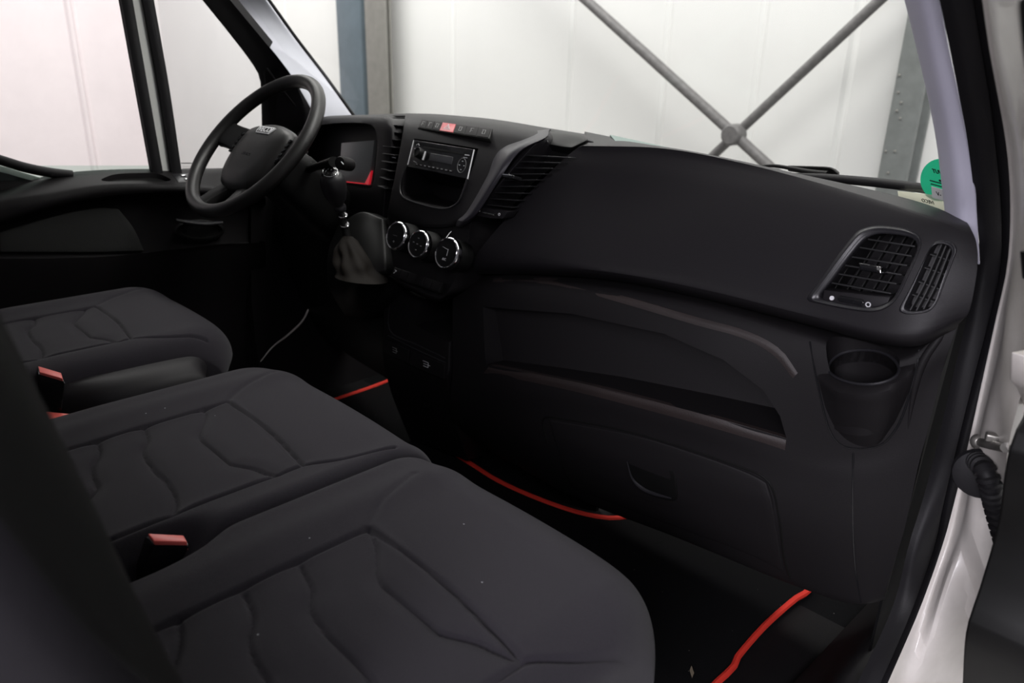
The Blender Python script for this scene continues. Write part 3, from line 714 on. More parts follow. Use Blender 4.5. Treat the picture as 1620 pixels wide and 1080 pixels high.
def bezel(outl, inl, lift=.005, deep=.016):
    n = 90
    a = cr_closed(vs(outl), n); b = cr_closed(vs(inl), n)
    k0 = min(range(n), key=lambda i: (b[i]-a[0]).length); b = b[k0:]+b[:k0]
    mid_ = [p.lerp(q_, .30)+(CAM-p).normalized()*lift for p, q_ in zip(a, b)]
    m2 = [p.lerp(q_, .55)+(CAM-p).normalized()*lift*.7 for p, q_ in zip(a, b)]
    b2 = [q_+V((0, deep, 0)) for q_ in b]; a2_ = [q_-(CAM-q_).normalized()*.006 for q_ in a]
    return grid(cols([a2_, a, mid_, m2, b, b2], 3), cu=True)
bz1 = bezel(vO, vI); bz2 = bezel([(a+(a-1125)*.16, b+(b-540)*.05) for a, b in sO], [(a+(1125-a)*.06, b+(540-b)*.04) for a, b in sO], .0025)
vent = obj('air_vent', bz1, PLR, dash, ang=70)
slats = [((610, 200), (1012, 262)), ((540, 270), (985, 345)), ((470, 350), (945, 425)), ((400, 420), (900, 505)), ((335, 492), (855, 582)), ((272, 568), (808, 664))]
for (a, b) in slats:
    p, q_ = vs([a, b], -.010)
    obj('slat', solid([[p, q_], [p+V((0, .02, -.004)), q_+V((0, .02, -.004))]], (0, 0, -.0022), 2, 1), SLAT, vent, bev=.0005)
for u in (430, 540, 650, 760, 870, 960):
    p, q_ = vs([(u+60, 180), (u-260, 700)], -.032); obj('rear_vane', solid([[p, q_], [p+V((0, .012, 0)), q_+V((0, .012, 0))]], (.0015, 0, 0), 2, 1), BLK, vent)
frv = Fr(*vs([(545, 410), (735, 440), (545, 470)], .003))
vt = obj('vent_tab', frv.box(0, .0, 1, 1.0, -.02, .004), GLS, vent, bev=.0025); obj('tab_chrome', frv.box(.80, .12, 1.0, 1.0, -.004, .0050), CHR, vt, bev=.001); obj('tab_chrome', frv.box(.02, .04, .5, .14, -.002, .0044), CHR, vt)
tp_ = obj('thumbwheel_plate', prism(vs([(235, 640), (500, 672), (800, 700), (780, 750), (700, 782), (560, 792), (400, 775), (220, 730)], -.004), (0, .02, 0)), PLA, vent, bev=.001)
obj('thumbwheel', prism(vs([(345, 700), (372, 690), (560, 722), (578, 745), (560, 780), (365, 742), (345, 722)], -.001), (0, .012, 0)), GLS, tp_, bev=.0015)
c = vs([(305, 710)], -.0035)[0]; obj('open_mark', lathe([(.0032, 0), (.0032, .0015)], c, (-.1, -1, .3), 20), MARK, tp_)
c = vs([(612, 765)], -.0025)[0]; obj('closed_mark', tube([c+V((math.cos(a)*.0030, -.0, math.sin(a)*.0030)) for a in [k*math.pi/4 for k in range(8)]], .0007, 6, 32, closed=True), MARK, tp_)
sv_ = obj('side_vent', bz2, PLR, dash, ang=70)
for l in ([(1235, 250), (1170, 400), (1070, 620), (960, 822)], [(1272, 262), (1215, 400), (1120, 620), (1018, 818)], [(1308, 290), (1265, 400), (1185, 600), (1080, 803)]):
    h = vs(l, -.004)
    obj('slat', solid([h, [p+V((0, .014, 0)) for p in h]], (.0014, 0, 0), 8, 1), SLAT, sv_)
for a, b in (((1140, 330), (1330, 390)), ((1080, 440), (1290, 510)), ((1030, 560), (1250, 640)), ((975, 670), (1200, 745))):
    p, q_ = vs([a, b], -.012); obj('cross_vane', solid([[p, q_], [p+V((0, .010, 0)), q_+V((0, .010, 0))]], (0, 0, -.0014), 2, 1), SLAT, sv_)
carve(UP, [cutV, cutS])

# ---- lower body with storage recess, glove box, cup holder
a0 = PY([(716, 428, 1.10), (800, 418, 1.12), (943, 430, 1.13), (1100, 458, 1.14), (1270, 500, 1.14), (1430, 540, 1.13), (1528, 470, 1.15)])
a1 = PY([(716, 452, 1.02), (790, 436, 1.02), (940, 446, 1.045), (1100, 474, 1.06), (1270, 520, 1.075), (1420, 566, 1.075), (1528, 478, 1.10)])
a1b = PY([(716, 470, .985), (790, 452, .985), (940, 462, 1.01), (1100, 492, 1.035), (1260, 540, 1.055), (1410, 590, 1.065), (1506, 540, 1.085)])
a2 = PY([(716, 520, .965), (790, 510, .968), (940, 530, .99), (1100, 560, 1.015), (1250, 600, 1.045), (1400, 640, 1.065), (1490, 590, 1.088)])
a3 = PY([(716, 590, .95), (790, 592, .955), (940, 618, .98), (1100, 660, 1.01), (1245, 705, 1.045), (1360, 718, 1.065), (1468, 680, 1.086)])
a3b = PY([(712, 640, .965), (790, 640, .970), (940, 660, .99), (1080, 700, 1.015), (1240, 745, 1.045), (1355, 760, 1.062), (1452, 740, 1.086)])
a4 = PY([(720, 672, 1.02), (800, 690, 1.01), (930, 740, 1.02), (1080, 790, 1.03), (1240, 830, 1.05), (1355, 850, 1.07), (1430, 840, 1.09)])
a5 = PY([(740, 690, 1.10), (810, 730, 1.09), (915, 786, 1.09), (1060, 842, 1.09), (1240, 912, 1.10), (1350, 946, 1.105), (1402, 930, 1.11)])
a6 = PY([(745, 696, 1.13), (815, 734, 1.12), (920, 790, 1.12), (1062, 844, 1.12), (1240, 918, 1.125), (1352, 954, 1.12), (1400, 948, 1.12)])
rr = cols([cr(r, 70) for r in (a0, a1, a1b, a2, a3, a3b, a4, a5, a6)], 4)
loops = [list(l) for l in zip(*(rr+[[p+V((-.07, .14, .03)) for p in rr[-1]], [p+V((-.07, .18, -.03)) for p in rr[0]]]))]
body = stack(loops)
rec = [(757, 486, .962), (900, 497, .985), (1050, 528, 1.01), (1150, 566, 1.035), (1212, 614, 1.045), (1238, 655, 1.05), (1247, 692, 1.05), (1200, 678, 1.04), (1100, 651, 1.01), (950, 612, .985), (850, 591, .968), (770, 576, .955)]
fro = PY(rec)
bkc = V((.40, 1.19, .475))
R0 = [p+V((0, -.06, 0)) for p in fro]
R1 = [p for p in fro]
def recback(p):
    k = min(max((p.x-.06)/.64, 0), 1)
    return p+V((.012*(1-k)-.01*k, .030+.065*k, .002))
R2 = [recback(p) for p in fro]
cutR = stack([R0, R1, R2])
glo = [(862, 658), (900, 665), (1000, 684), (1100, 714), (1180, 742), (1208, 755), (1224, 778), (1234, 830), (1240, 880), (1252, 918)]
groove_px = [(1350, 716), (1349, 780), (1350, 850), (1354, 905), (1362, 952)]
obj('lower_panel', body, PLB, dash, cut=[cutR], ang=35)

LP = [o for o in dash.children if o.name.startswith('lower_panel')][0]
obj('panel_seam', tube(onto(LP, groove_px, -.0005), .0016, 6), GLS, dash)
gb = obj('glove_box_lid', solid([onto(LP, [(868, 664), (1000, 688), (1100, 718), (1180, 747), (1212, 764)], .004), onto(LP, [(878, 700), (1000, 735), (1100, 765), (1170, 785), (1222, 800)], .004), onto(LP, [(892, 745), (1000, 792), (1100, 822), (1180, 845), (1232, 862)], .004), onto(LP, [(905, 772), (1000, 808), (1100, 845), (1180, 875), (1240, 905)], .004)], (0, .02, 0), 30, 4), PLB, dash, bev=.003)
obj('lid_edge', tube(onto(LP, [(866, 700), (860, 662), (900, 664), (1000, 684), (1100, 714), (1180, 742), (1208, 755), (1224, 778), (1234, 830), (1240, 880), (1250, 915)], .001), .0018, 6, 80), BLK, gb)
lt = [(990, 722), (1010, 722), (1062, 742), (1068, 760), (1070, 790), (1050, 790), (1020, 778), (1000, 755)]
obj('latch_recess', prism(cr_closed(onto(LP, lt, .0048), 40), (0, .006, 0)), BLK, gb, bev=.001)
obj('latch_handle', tube(onto(LP, [(992, 730), (1000, 756), (1016, 772), (1036, 781), (1062, 788)], .006), [.0012, .002, .0042, .0035, .0012], 8), PLR, gb, label='glossy lip of the latch')
# cup holder: slanted top with a round well, bulging housing below
c0r = PY([(1284, 542, 1.110), (1325, 547, 1.118), (1366, 551, 1.120), (1410, 556, 1.115), (1451, 553, 1.105)])
c0s = PY([(1288, 566, 1.075), (1325, 562, 1.10), (1366, 560, 1.105), (1410, 563, 1.10), (1450, 566, 1.08)])
c1r = PY([(1294, 598, 1.050), (1325, 611, 1.030), (1366, 615, 1.022), (1408, 608, 1.032), (1442, 592, 1.06)])
c2r = PY([(1300, 622, 1.050), (1330, 640, 1.032), (1366, 645, 1.026), (1405, 640, 1.035), (1434, 622, 1.062)])
c3r = PY([(1312, 668, 1.058), (1338, 682, 1.050), (1366, 686, 1.048), (1396, 680, 1.053), (1418, 662, 1.070)])
c4r = PY([(1322, 692, 1.066), (1345, 704, 1.066), (1366, 707, 1.066), (1388, 703, 1.068), (1408, 682, 1.076)])
chs = obj('cup_holder', solid([c0r, c0s, c1r, c2r, c3r, c4r], (0, .05, 0), 30, 4), PLB, dash, ang=40)
el_ = onto(chs, [(1366+56*math.cos(a)-3*math.sin(a), 582+27*math.sin(a)+3*math.cos(a)) for a in [2*math.pi*k/40 for k in range(40)]])
ec = sum(el_, V((0, 0, 0)))/40
def planar(pts):
    import mathutils
    A = np.array([tuple(p-ec) for p in pts]); n = V(np.linalg.svd(A)[2][2]); 
    return [p-n*(p-ec).dot(n) for p in pts]
el_ = planar(el_)
well = stack([[p+(p-ec)*.15+V((0, -.02, .06)) for p in el_], el_, [ec+(p-ec)*.86+V((0, .01, -.085)) for p in el_]])
carve(chs, [well]); carve(LP, [well])
obj('cup_rim', tube([p+V((0, -.001, .001)) for p in el_], .0022, 8, 80, closed=True), PLR, chs)
obj('cup_bottom', stack([[ec+(p-ec)*.9+V((0, .0075, -.062)) for p in el_], [ec+(p-ec)*.86+V((0, .01, -.086)) for p in el_]]), PLB, chs)
obj('housing_edge', tube(onto(LP, [(1281, 540), (1292, 600), (1307, 664), (1322, 696), (1346, 709), (1388, 706), (1412, 686), (1430, 652), (1450, 582), (1454, 553)], .001), .0015, 6, 60), GLS, dash)
# crease highlight bead toward the right end
obj('side_crease', tube(onto(LP, [(1526, 492), (1502, 515), (1480, 542), (1462, 568), (1450, 600), (1442, 640), (1436, 680)], -.001), [.0008, .003, .005, .006, .005, .003, .0008], 12, 40), PLB, dash)
# brown dusty ledge bands
def band(nm, top, bot, th): return obj(nm, solid([onto(LP, top, .0006), onto(LP, [((a+c)/2, (b+d)/2) for (a, b), (c, d) in zip(top, bot)], .0018), onto(LP, bot, .0006)], (0, .01, 0), 40, 3), LEDGE, dash)
band('storage_ledge', [(780, 440), (793, 439), (879, 442), (986, 468), (1094, 499), (1180, 523), (1233, 551), (1262, 590)], [(779, 446), (793, 446), (879, 451), (986, 480), (1094, 512), (1176, 535), (1224, 562), (1254, 598)], .001)
band('storage_lip', [(775, 577), (850, 592), (950, 613), (1100, 652), (1200, 680), (1244, 693)], [(765, 590), (850, 606), (950, 629), (1100, 669), (1200, 698), (1242, 712)], .004)

up_ = [p for p in PZ([(690, 690), (760, 740), (850, 784), (905, 804), (938, 812)], .0)]
obj('under_panel', solid([[p+V((0, .012, .26)) for p in up_], [p+V((0, .012, .1)) for p in up_], [p+V((0, .012, 0)) for p in up_]], (0, .01, 0), 20, 2), BLK, dash)
# ---- centre console
cons = PY([(641, 179, 1.18), (700, 181, 1.18), (790, 190, 1.17), (868, 203, 1.16)]), PY([(640, 188, 1.10), (700, 190, 1.10), (785, 199, 1.09), (862, 213, 1.08)]), PY([(636, 215, 1.055), (700, 219, 1.055), (775, 228, 1.05), (838, 237, 1.045)]), PY([(626, 270, 1.015), (690, 278, 1.01), (745, 281, 1.01), (797, 283, 1.01)]), PY([(614, 330, .985), (660, 342, .98), (710, 344, .98), (756, 332, .98)]), PY([(613, 346, .985), (650, 356, .98), (700, 360, .98), (738, 349, .985)])
pk = [(640, 275, .0), (735, 292, 0), (725, 312, 0), (712, 326, 0), (690, 326, 0), (650, 312, 0), (638, 298, 0)]
con = obj('centre_console', solid(cons, (-.008, .13, -.05), 26, 5), PLA, dash, bev=.006, ang=35)
rc = onto(con, [(656.5, 222.5), (753, 238), (646, 266)], -.002)
RF = Fr(*rc)
sc_ = onto(con, [(667, 189), (779, 204), (661, 202)], .0025)
SW = Fr(*sc_)
prim = onto(con, [(640, 268), (633, 292), (638, 312), (672, 325), (704, 330), (724, 321), (733, 302), (740, 282)], .0, .99)
pko = onto(con, [(655.5, 219), (706, 226.5), (757, 235), (749, 262), (738, 292), (731, 315), (724, 325), (706, 329), (676, 324), (648, 317), (638, 309), (636, 298), (641, 272), (648, 245)])
carve(con, [stack([[p+V((0, -.05, 0)) for p in pko], pko, [p+V((-.004, .085, -.004)) for p in pko]])])
obj('pocket_rim', tube(prim, .0022, 8, 50), PLR, con)
# right chamfer ridge of the console
obj('console_ridge', solid([PY([(868, 204, 1.105), (864, 217, 1.07), (824, 238, 1.025), (795, 277, .995), (758, 334, .972), (738, 350, .962)]), PY([(852, 206, 1.10), (842, 218, 1.06), (806, 240, 1.018), (784, 277, .988), (749, 333, .965), (731, 350, .958)]), PY([(834, 208, 1.11), (822, 220, 1.07), (788, 240, 1.035), (772, 277, 1.006), (741, 331, .978), (724, 348, .972)])], (-.035, .02, -.02), 30, 4), mat('ridge_plastic', (.022, .020, .027), .45, bump=.1, bscale=900), dash, bev=.002)
obj('console_edge', tube(PY([(870, 205, 1.13), (867, 208, 1.12), (864, 215, 1.095), (866, 226, 1.08)]), .0022, 8), PLR, dash)
obj('dash_top_cap', solid([PY([(870, 204, 1.16), (900, 208, 1.16), (920, 213, 1.15), (930, 220, 1.14)]), PY([(868, 212, 1.12), (895, 214, 1.12), (915, 219, 1.12), (926, 223, 1.12)]), PY([(866, 228, 1.09), (888, 232, 1.09), (900, 233, 1.09), (905, 233, 1.09)])], (-.03, .03, -.03), 14, 4), BLK, dash, bev=.002)
# back of the top up to the windscreen
obj('dash_top', solid([PY([(455, 200, 1.24), (560, 186, 1.26), (640, 180, 1.28), (760, 186, 1.32), (870, 203, 1.34), (940, 214, 1.36)]), PY([(455, 215, 1.15), (560, 190, 1.16), (640, 182, 1.17), (760, 190, 1.15), (870, 206, 1.14), (940, 224, 1.14)])], (0, 0, -.05), 40, 2), PLA, dash, bev=.004)
# switch row with hazard button
swp = obj('switch_strip', SW.box(0, 0, 1, 1.05, -.010, .0005), BLK, dash, bev=.0008)
n_ = 0
for i in range(7):
    u0, u1 = (.01+.14*i, .01+.14*i+.132)
    if i == 3: u0, u1 = .33, .52
    elif i < 3: u0, u1 = .01+.106*i, .01+.106*i+.10
    else: u0, u1 = .53+.155*(i-4), .53+.155*(i-4)+.148
    b_ = obj('switch_button', SW.box(u0, .06, u1, 1.0, 0, .0016), HAZ if i == 3 else PLB, swp, bev=.0008, label='red hazard light button' if i == 3 else None)
    if i == 3:
        c_ = (u0+u1)/2; obj('hazard_symbol', join(SW.line([(c_-.04, .75), (c_, .2), (c_+.04, .75), (c_-.04, .75)], .0012, .0016, .0022), SW.line([(c_-.018, .64), (c_, .40), (c_+.018, .64), (c_-.018, .64)], .0007, .0016, .0022)), MARK, swp)
    else:
        c_ = (u0+u1)/2
        g = [SW.line([(c_-.02, .3), (c_+.02, .3)], .001, .0016, .0022), SW.line([(c_-.012, .3), (c_-.016, .72)], .001, .0016, .0022)]
        if i in (0, 5): g.append(SW.line([(c_-.014, .52), (c_+.012, .55)], .0008, .0016, .0022))
        if i in (2, 4, 6): g.append(SW.line([(c_-.016, .72), (c_+.014, .72), (c_+.018, .34)], .001, .0016, .0022))
        obj('switch_symbol', join(*g), MARKD, swp)
# ---- centre vents
def cvent(le, re, y0, y1, n, nm, sh=0):
    v_ = obj(nm, solid([[P(a, b, y=c+.05) for a, b, c in le], [P(a, b, y=c+.05) for a, b, c in re]], (0, .03, 0), 12, 3), BLK, dash)
    L_, R_ = cr(PY(le), n+2), cr(PY(re), n+2)
    for i in range(1, n+1):
        p, q_ = L_[i]+V((0, sh, 0)), R_[i]+V((0, sh, 0))
        obj('slat', solid([[p, q_], [p+V((0, .022, -.002)), q_+V((0, .022, -.002))]], (0, 0, -.0022), 2, 1), SLAT, v_, bev=.0005)
    return v_
cv = cvent([(832, 234, 1.045), (805, 272, 1.02), (780, 305, 1.0), (760, 332, .985)], [(912, 240, 1.06), (878, 262, 1.04), (842, 290, 1.02), (800, 338, .995)], 1, 1, 9, 'air_vent')
ft = Fr(P(795, 275, y=1.0), P(815, 277.5, y=1.0), P(795, 281, y=.998)); obj('vent_tab', ft.box(0, 0, 1, 1, -.02, .005), GLS, cv, bev=.002); obj('tab_chrome', ft.box(.1, .0, .9, .35, .004, .0058), CHR, cv, bev=.0005)
obj('thumbwheel_plate', solid([PY([(757, 327, .985), (780, 331, .985), (803, 335, .99)]), PY([(750, 340, .98), (775, 345, .98), (795, 346, .985)])], (0, .03, 0), 8, 2), PLA, cv, bev=.001)
c = P(758.5, 333.3, y=.978); obj('open_mark', lathe([(.0021, 0), (.0021, .001)], c, (0, -1, .1), 16), MARK, cv)
c = P(789.6, 339, y=.978); obj('closed_mark', tube([c+V((math.cos(a)*.0022, 0, math.sin(a)*.0022)) for a in [k*math.pi/4 for k in range(8)]], .0005, 6, 24, closed=True), MARK, cv)
obj('thumbwheel', tube([P(764, 335, y=.978), P(783, 339, y=.978)], .0022, 8), GLS, cv)
cl = cvent([(621, 186, 1.10), (619, 220, 1.07), (614, 270, 1.03), (607, 306, 1.01)], [(642, 186, 1.10), (638, 220, 1.07), (630, 270, 1.03), (618, 310, 1.01)], 1, 1, 9, 'air_vent', sh=-.022)
obj('vent_tab', tube([P(615, 247, y=1.04), P(628, 250, y=1.04)], .0035, 8), CHR, cl)
# ---- climate panel, dials
cp = [PY([(612, 345, .99), (650, 356, .985), (700, 361, .985), (745, 349, .99)]), PY([(611, 385, .965), (650, 400, .962), (700, 412, .962), (738, 396, .965)]), PY([(612, 425, .945), (650, 442, .94), (695, 458, .94), (720, 440, .95)]), PY([(614, 437, .935), (650, 455, .93), (692, 472, .93), (708, 464, .935)]), PY([(618, 443, .955), (650, 460, .95), (690, 477, .95), (704, 470, .95)])]
clp = obj('climate_panel', solid(cp, (0, .12, 0), 24, 5), PLB, dash, bev=.003)
for i, (a, b, rr_) in enumerate(((626, 372.5, .0310), (661, 386, .0300), (706, 400, .0325))):
    ax = V((.10, -1, .35)).normalized()
    c = P(a, b, y=.925)
    ax = V((.04, -1, .34)).normalized()
    k_ = obj('dial', lathe([(.031, -.045), (.031, -.022), (rr_-.005, -.012), (rr_-.005, 0), (rr_-.007, .0005)], c, ax, 40), BLK, clp, label='chrome ringed climate dial')
    obj('dial_ring', lathe([(rr_-.004, -.012), (rr_-.001, -.012), (rr_, -.009), (rr_, -.003), (rr_-.001, .0), (rr_-.003, .002), (rr_-.005, .001), (rr_-.0055, -.002), (rr_-.0055, -.012)], c, ax, 48), CHR, k_)
    A_, B_, _ = frame_of(ax)
    fd = Fr(c-A_*.02*0-V((.02, 0, 0)), c+V((.02, 0, 0)), c-V((.02, 0, 0))+ax.cross(V((1, 0, 0))).normalized()*-.04)
    g = []
    U_ = V((1, 0, 0)); U_ = (U_-ax*U_.dot(ax)).normalized(); W_ = ax.cross(U_); W_ = W_ if W_.z > 0 else -W_
    fd = Fr(c-U_*.02+W_*.02+ax*.0015, c+U_*.02+W_*.02+ax*.0015, c-U_*.02-W_*.02+ax*.0015)
    if i == 0: g += [fd.line([(.45, .82), (.55, .82)], .0012), fd.line([(.5, .78), (.5, .86)], .0012), fd.line([(.35, .5), (.65, .5)], .0006)]
    if i == 1: g += [fd.line([(x_-.03, y_), (x_+.03, y_)], .0018) for x_, y_ in ((.5, .2), (.5, .5), (.5, .8), (.2, .45), (.8, .55))]
    if i == 2: g += [text('A/C', fd, .5, .82, .005), fd.line([(.62, .3), (.62, .62)], .0008), fd.line([(.2, .25), (.6, .32)], .0006)]
    obj('dial_marks', join(*g), MARK if i == 2 else MARKD, k_)
c = P(706, 376, y=.945); obj('temperature_mark', tube([P(706, 376, y=.93), P(711, 369, y=.94), P(714, 366, y=.945)], .0007, 6), MARK, clp)
BS = Fr(P(626, 423, y=.938), P(702, 448, y=.935), P(621, 435, y=.930))
bs = obj('blank_switch_row', BS.box(0, 0, 1, 1.2, -.006, .003), BLK, clp, bev=.0006)
for i in range(6): obj('blank_switch', BS.box(.01+.165*i, .08, .01+.165*i+.155, 1.1, 0, .005), PLB, bs, bev=.0006)
obj('switch_mark', join(BS.line([(.05, .75), (.085, .35)], .0012, .005, .006), BS.line([(.05, .3), (.085, .45)], .001, .005, .006)), MARK, bs)
# ---- lower console: bin, two drawers
lc = [PY([(608, 446, .99), (650, 465, .985), (712, 486, .985)]), PY([(607, 465, .975), (650, 482, .97), (712, 505, .97)]), PY([(605, 530, .955), (650, 550, .95), (710, 577, .95)]), PY([(604, 562, .955), (650, 580, .95), (708, 602, .95)]), PY([(612, 600, 1.0), (660, 625, .995), (716, 655, .995)]), PY([(625, 640, 1.06), (670, 665, 1.06), (730, 700, 1.06)]), PY([(650, 700, 1.14), (690, 710, 1.14), (740, 730, 1.14)])]
binq = prism(PY([(622, 470, .90), (706, 500, .90), (704, 566, .90), (620, 524, .90)]), (0, .22, 0), .95)
lcs = obj('lower_console', solid(lc, (0, .13, 0), 24, 4), PLB, dash, bev=.004, cut=[binq], ang=35)
obj('bin_frame', join(tube(onto(lcs, [(619, 467), (617, 522), (660, 545), (705, 567)], .0, .955), .0016, 6), tube(onto(lcs, [(614, 530), (660, 553), (706, 574)], .0, .955), .0012, 6)), PLR, lcs)
D1 = Fr(P(608, 533, y=.950), P(649, 551, y=.947), P(607, 556, y=.950)); D2 = Fr(P(651, 552, y=.946), P(706, 574, y=.946), P(650, 577, y=.947))
for q_, Dm in enumerate((D1, D2)):
    dr = obj('drawer', Dm.box(0, .05, 1, 1, -.004, .004), PLB, lcs, bev=.0025)
    obj('drawer_symbol', join(Dm.line([(.4, .35), (.55, .35), (.55, .65), (.42, .65)], .0011, .004, .005), Dm.line([(.42, .5), (.6, .5)], .0008, .004, .005)), MARKD if q_ == 0 else MARK, dr)
obj('socket_cover', box(P(700, 630, y=1.0), .03, .006, .012, 0, .2), PLR, lcs, bev=.002)
obj('lower_connector', lathe([(.012, 0), (.012, .012), (.009, .013), (.009, .004)], P(682, 636, y=1.01), (0, -1, .3), 20), BLK, lcs)

# ---- instrument hood, driver side
hood = [PY([(462, 215, 1.18), (505, 188, 1.17), (540, 183, 1.165), (608, 183, 1.15), (617, 187, 1.145)]), PY([(462, 222, 1.10), (503, 193, 1.09), (540, 187, 1.085), (610, 187, 1.07), (621, 195, 1.07)]), PY([(465, 250, 1.06), (500, 235, 1.06), (540, 233, 1.055), (600, 235, 1.04), (619, 235, 1.04)]), PY([(470, 290, 1.04), (505, 300, 1.03), (550, 302, 1.02), (595, 303, 1.01), (609, 300, 1.01)]), PY([(475, 330, 1.03), (510, 340, 1.02), (550, 350, 1.01), (590, 360, 1.0), (605, 350, .995)])]
clcut = prism(cr_closed(PY([(500, 198, .95), (530, 193, .95), (585, 195, .95), (594, 202, .95), (597, 225, .95), (590, 290, .95), (580, 295, .95), (500, 296, .95), (490, 250, .95)]), 60), (0, .19, 0))
hd = obj('instrument_hood', solid(hood, (0, .12, 0), 30, 4), PLA, dash, bev=.006, ang=35)
cp_ = [(496, 205), (520, 196), (560, 194), (586, 197), (595, 208), (597, 225), (594, 262), (587, 298), (560, 296), (520, 292), (492, 285), (486, 250)]
ch_, cb_ = cr_closed(onto(hd, cp_, 0, 1.06), 50), cr_closed(onto(hd, cp_, -.085, 1.06), 50)
carve(hd, [stack([[p+(CAM-p).normalized()*.05 for p in ch_], ch_, cb_])])
ic = obj('instrument_cluster', prism([P(485, 190, y=1.135), P(602, 190, y=1.125), P(596, 304, y=1.085), P(480, 300, y=1.09)], (0, .02, 0)), BLK, dash)
obj('cluster_lens', prism([P(540, 226, y=1.082), P(592, 222, y=1.075), P(583, 294, y=1.052), P(536, 287, y=1.058)], (0, .012, 0)), CLUS, ic, bev=.001)
obj('red_edge', prism([P(587, 270, y=1.058), P(583, 292, y=1.049), P(548, 288.3, y=1.054), P(548, 287, y=1.055), P(577, 290, y=1.053)], (0, .006, 0)), mat('red_display_corner', (.85, .02, .04), .3, emit=(.9, .02, .04), estr=.35), ic, label='red glowing corner of the display')  # red corner given weak emission of its own
# driver side lower dash, column shroud
ld = [PY([(330, 300, 1.10), (430, 300, 1.08), (520, 330, 1.03), (606, 340, 1.0)]), PY([(330, 340, 1.06), (430, 350, 1.04), (520, 370, 1.0), (608, 400, .98)]), PY([(350, 400, 1.12), (440, 420, 1.08), (520, 440, 1.02), (607, 460, .99)]), PY([(380, 440, 1.2), (450, 470, 1.14), (530, 500, 1.06), (606, 540, .99)]), PY([(420, 470, 1.3), (480, 510, 1.2), (550, 560, 1.1), (615, 600, 1.03)])]
obj('driver_knee_panel', solid(ld, (0, .12, 0), 30, 4), BLK, dash)
# gear console: the moulding round the boot
gcn = [PY([(535, 355, .965), (570, 335, .97), (604, 345, .975)]), PY([(520, 392, .94), (565, 380, .92), (608, 385, .95)]), PY([(517, 430, .92), (560, 440, .885), (610, 425, .925)]), PY([(522, 460, .92), (565, 470, .90), (611, 440, .935)]), PY([(545, 500, .98), (585, 500, .95), (611, 470, .945)])]
gc = obj('gear_console', solid(gcn, (0, .08, -.02), 24, 5), BLK, dash, bev=.004)

# ================================================================ radio
rad = thing('car_radio', RF(.5, 1, 0), 'black car radio with rotary knob and small display in the centre console', 'car radio')
obj('body', RF.box(0, 0, 1, .97, -.10, .004), GLS, rad, bev=.001)
obj('cd_slot', RF.box(.2, .165, .86, .225, .003, .0046), BLK, rad)
obj('display', RF.box(.34, .36, .71, .62, .003, .0050), LCD, rad, bev=.0006)
kn = obj('volume_knob', lathe([(.0115, 0), (.0115, .010), (.0095, .013), (.009, .0115)], RF(.185, .46, .004), RF.n, 28), BLK, rad)
obj('knob_mark', RF.line([(.25, .36), (.24, .62)], .003, .004, .006), SLV, rad)
obj('round_pad', tube([RF(.865+.062*math.cos(a), .58+.24*math.sin(a), .0045) for a in [k*math.pi/6 for k in range(12)]], .0005, 6, 48, closed=True), MARKD, rad)
for i in range(9): obj('preset_button', RF.box(.135+.07*i, .79, .135+.07*i+.056, .87, .003, .0052), PLB, rad, bev=.0004)
g = []
for i in range(9): g.append(RF.line([(.15+.07*i, .83), (.175+.07*i, .83)], .0009, .0052, .0056))
g += [RF.line([(.07, .17), (.10, .11)], .0012, .004, .0048), RF.line([(.10, .11), (.12, .17)], .001, .004, .0048), RF.line([(.05, .30), (.12, .32)], .0008, .004, .0048), RF.line([(.88, .22), (.94, .215)], .0018, .004, .0048), RF.line([(.865, .31), (.92, .31)], .0011, .004, .0048), RF.line([(.09, .74), (.14, .77)], .0011, .004, .0048)]
g += [RF.line([(.865+du-.006, .58+dv), (.865+du+.006, .58+dv)], .0012, .004, .0048) for du, dv in ((0, -.14), (0, .14), (-.035, 0), (.035, 0))]
for q_ in g: obj('print_mark', q_, MARK, rad)
obj('side_trim', RF.line([(.995, .02), (.995, .96)], .0016, .002, .0055), SLV, rad)
obj('side_trim', RF.line([(.004, .02), (.004, .9)], .0010, .002, .005), SLV, rad)

# ================================================================ steering wheel
WC = V((-.505, .819, .820)); el, wy = .768, .0157
wn = V((math.cos(el)*math.sin(wy), -math.cos(el)*math.cos(wy), math.sin(el)))
wu = V((math.cos(wy), math.sin(wy), 0)); wv = wn.cross(wu).normalized()
if wv.z < 0: wv = -wv
sw = thing('steering_wheel', WC, 'black steering wheel with silver badge on the hub', 'steering wheel')
def wp(x_, y_, h=0): return WC+wu*x_+wv*y_+wn*h
obj('rim', tube([wp(.186*math.cos(a), .186*math.sin(a)) for a in [2*math.pi*k/24 for k in range(24)]], .0155, 20, 120, closed=True), WHEEL, sw)
def wl(l, h): return [wp(a, b, h) for a, b in l]
hub = [(-.082, .055), (-.05, .072), (0, .078), (.05, .072), (.082, .055), (.088, .01), (.080, -.035), (.060, -.072), (.03, -.085), (0, -.088), (-.03, -.085), (-.060, -.072), (-.080, -.035), (-.088, .01)]
lo_ = [cr_closed([wp(a*k*1.14, b*k*1.12-.016, h) for a, b in hub], 56) for k, h in ((.86, -.065), (1.0, -.05), (1.02, -.03), (.98, -.016), (.86, -.006), (.6, -.001), (.2, .001), (.02, .001))]
obj('hub_cover', stack(lo_), WHEEL, sw, ang=50)
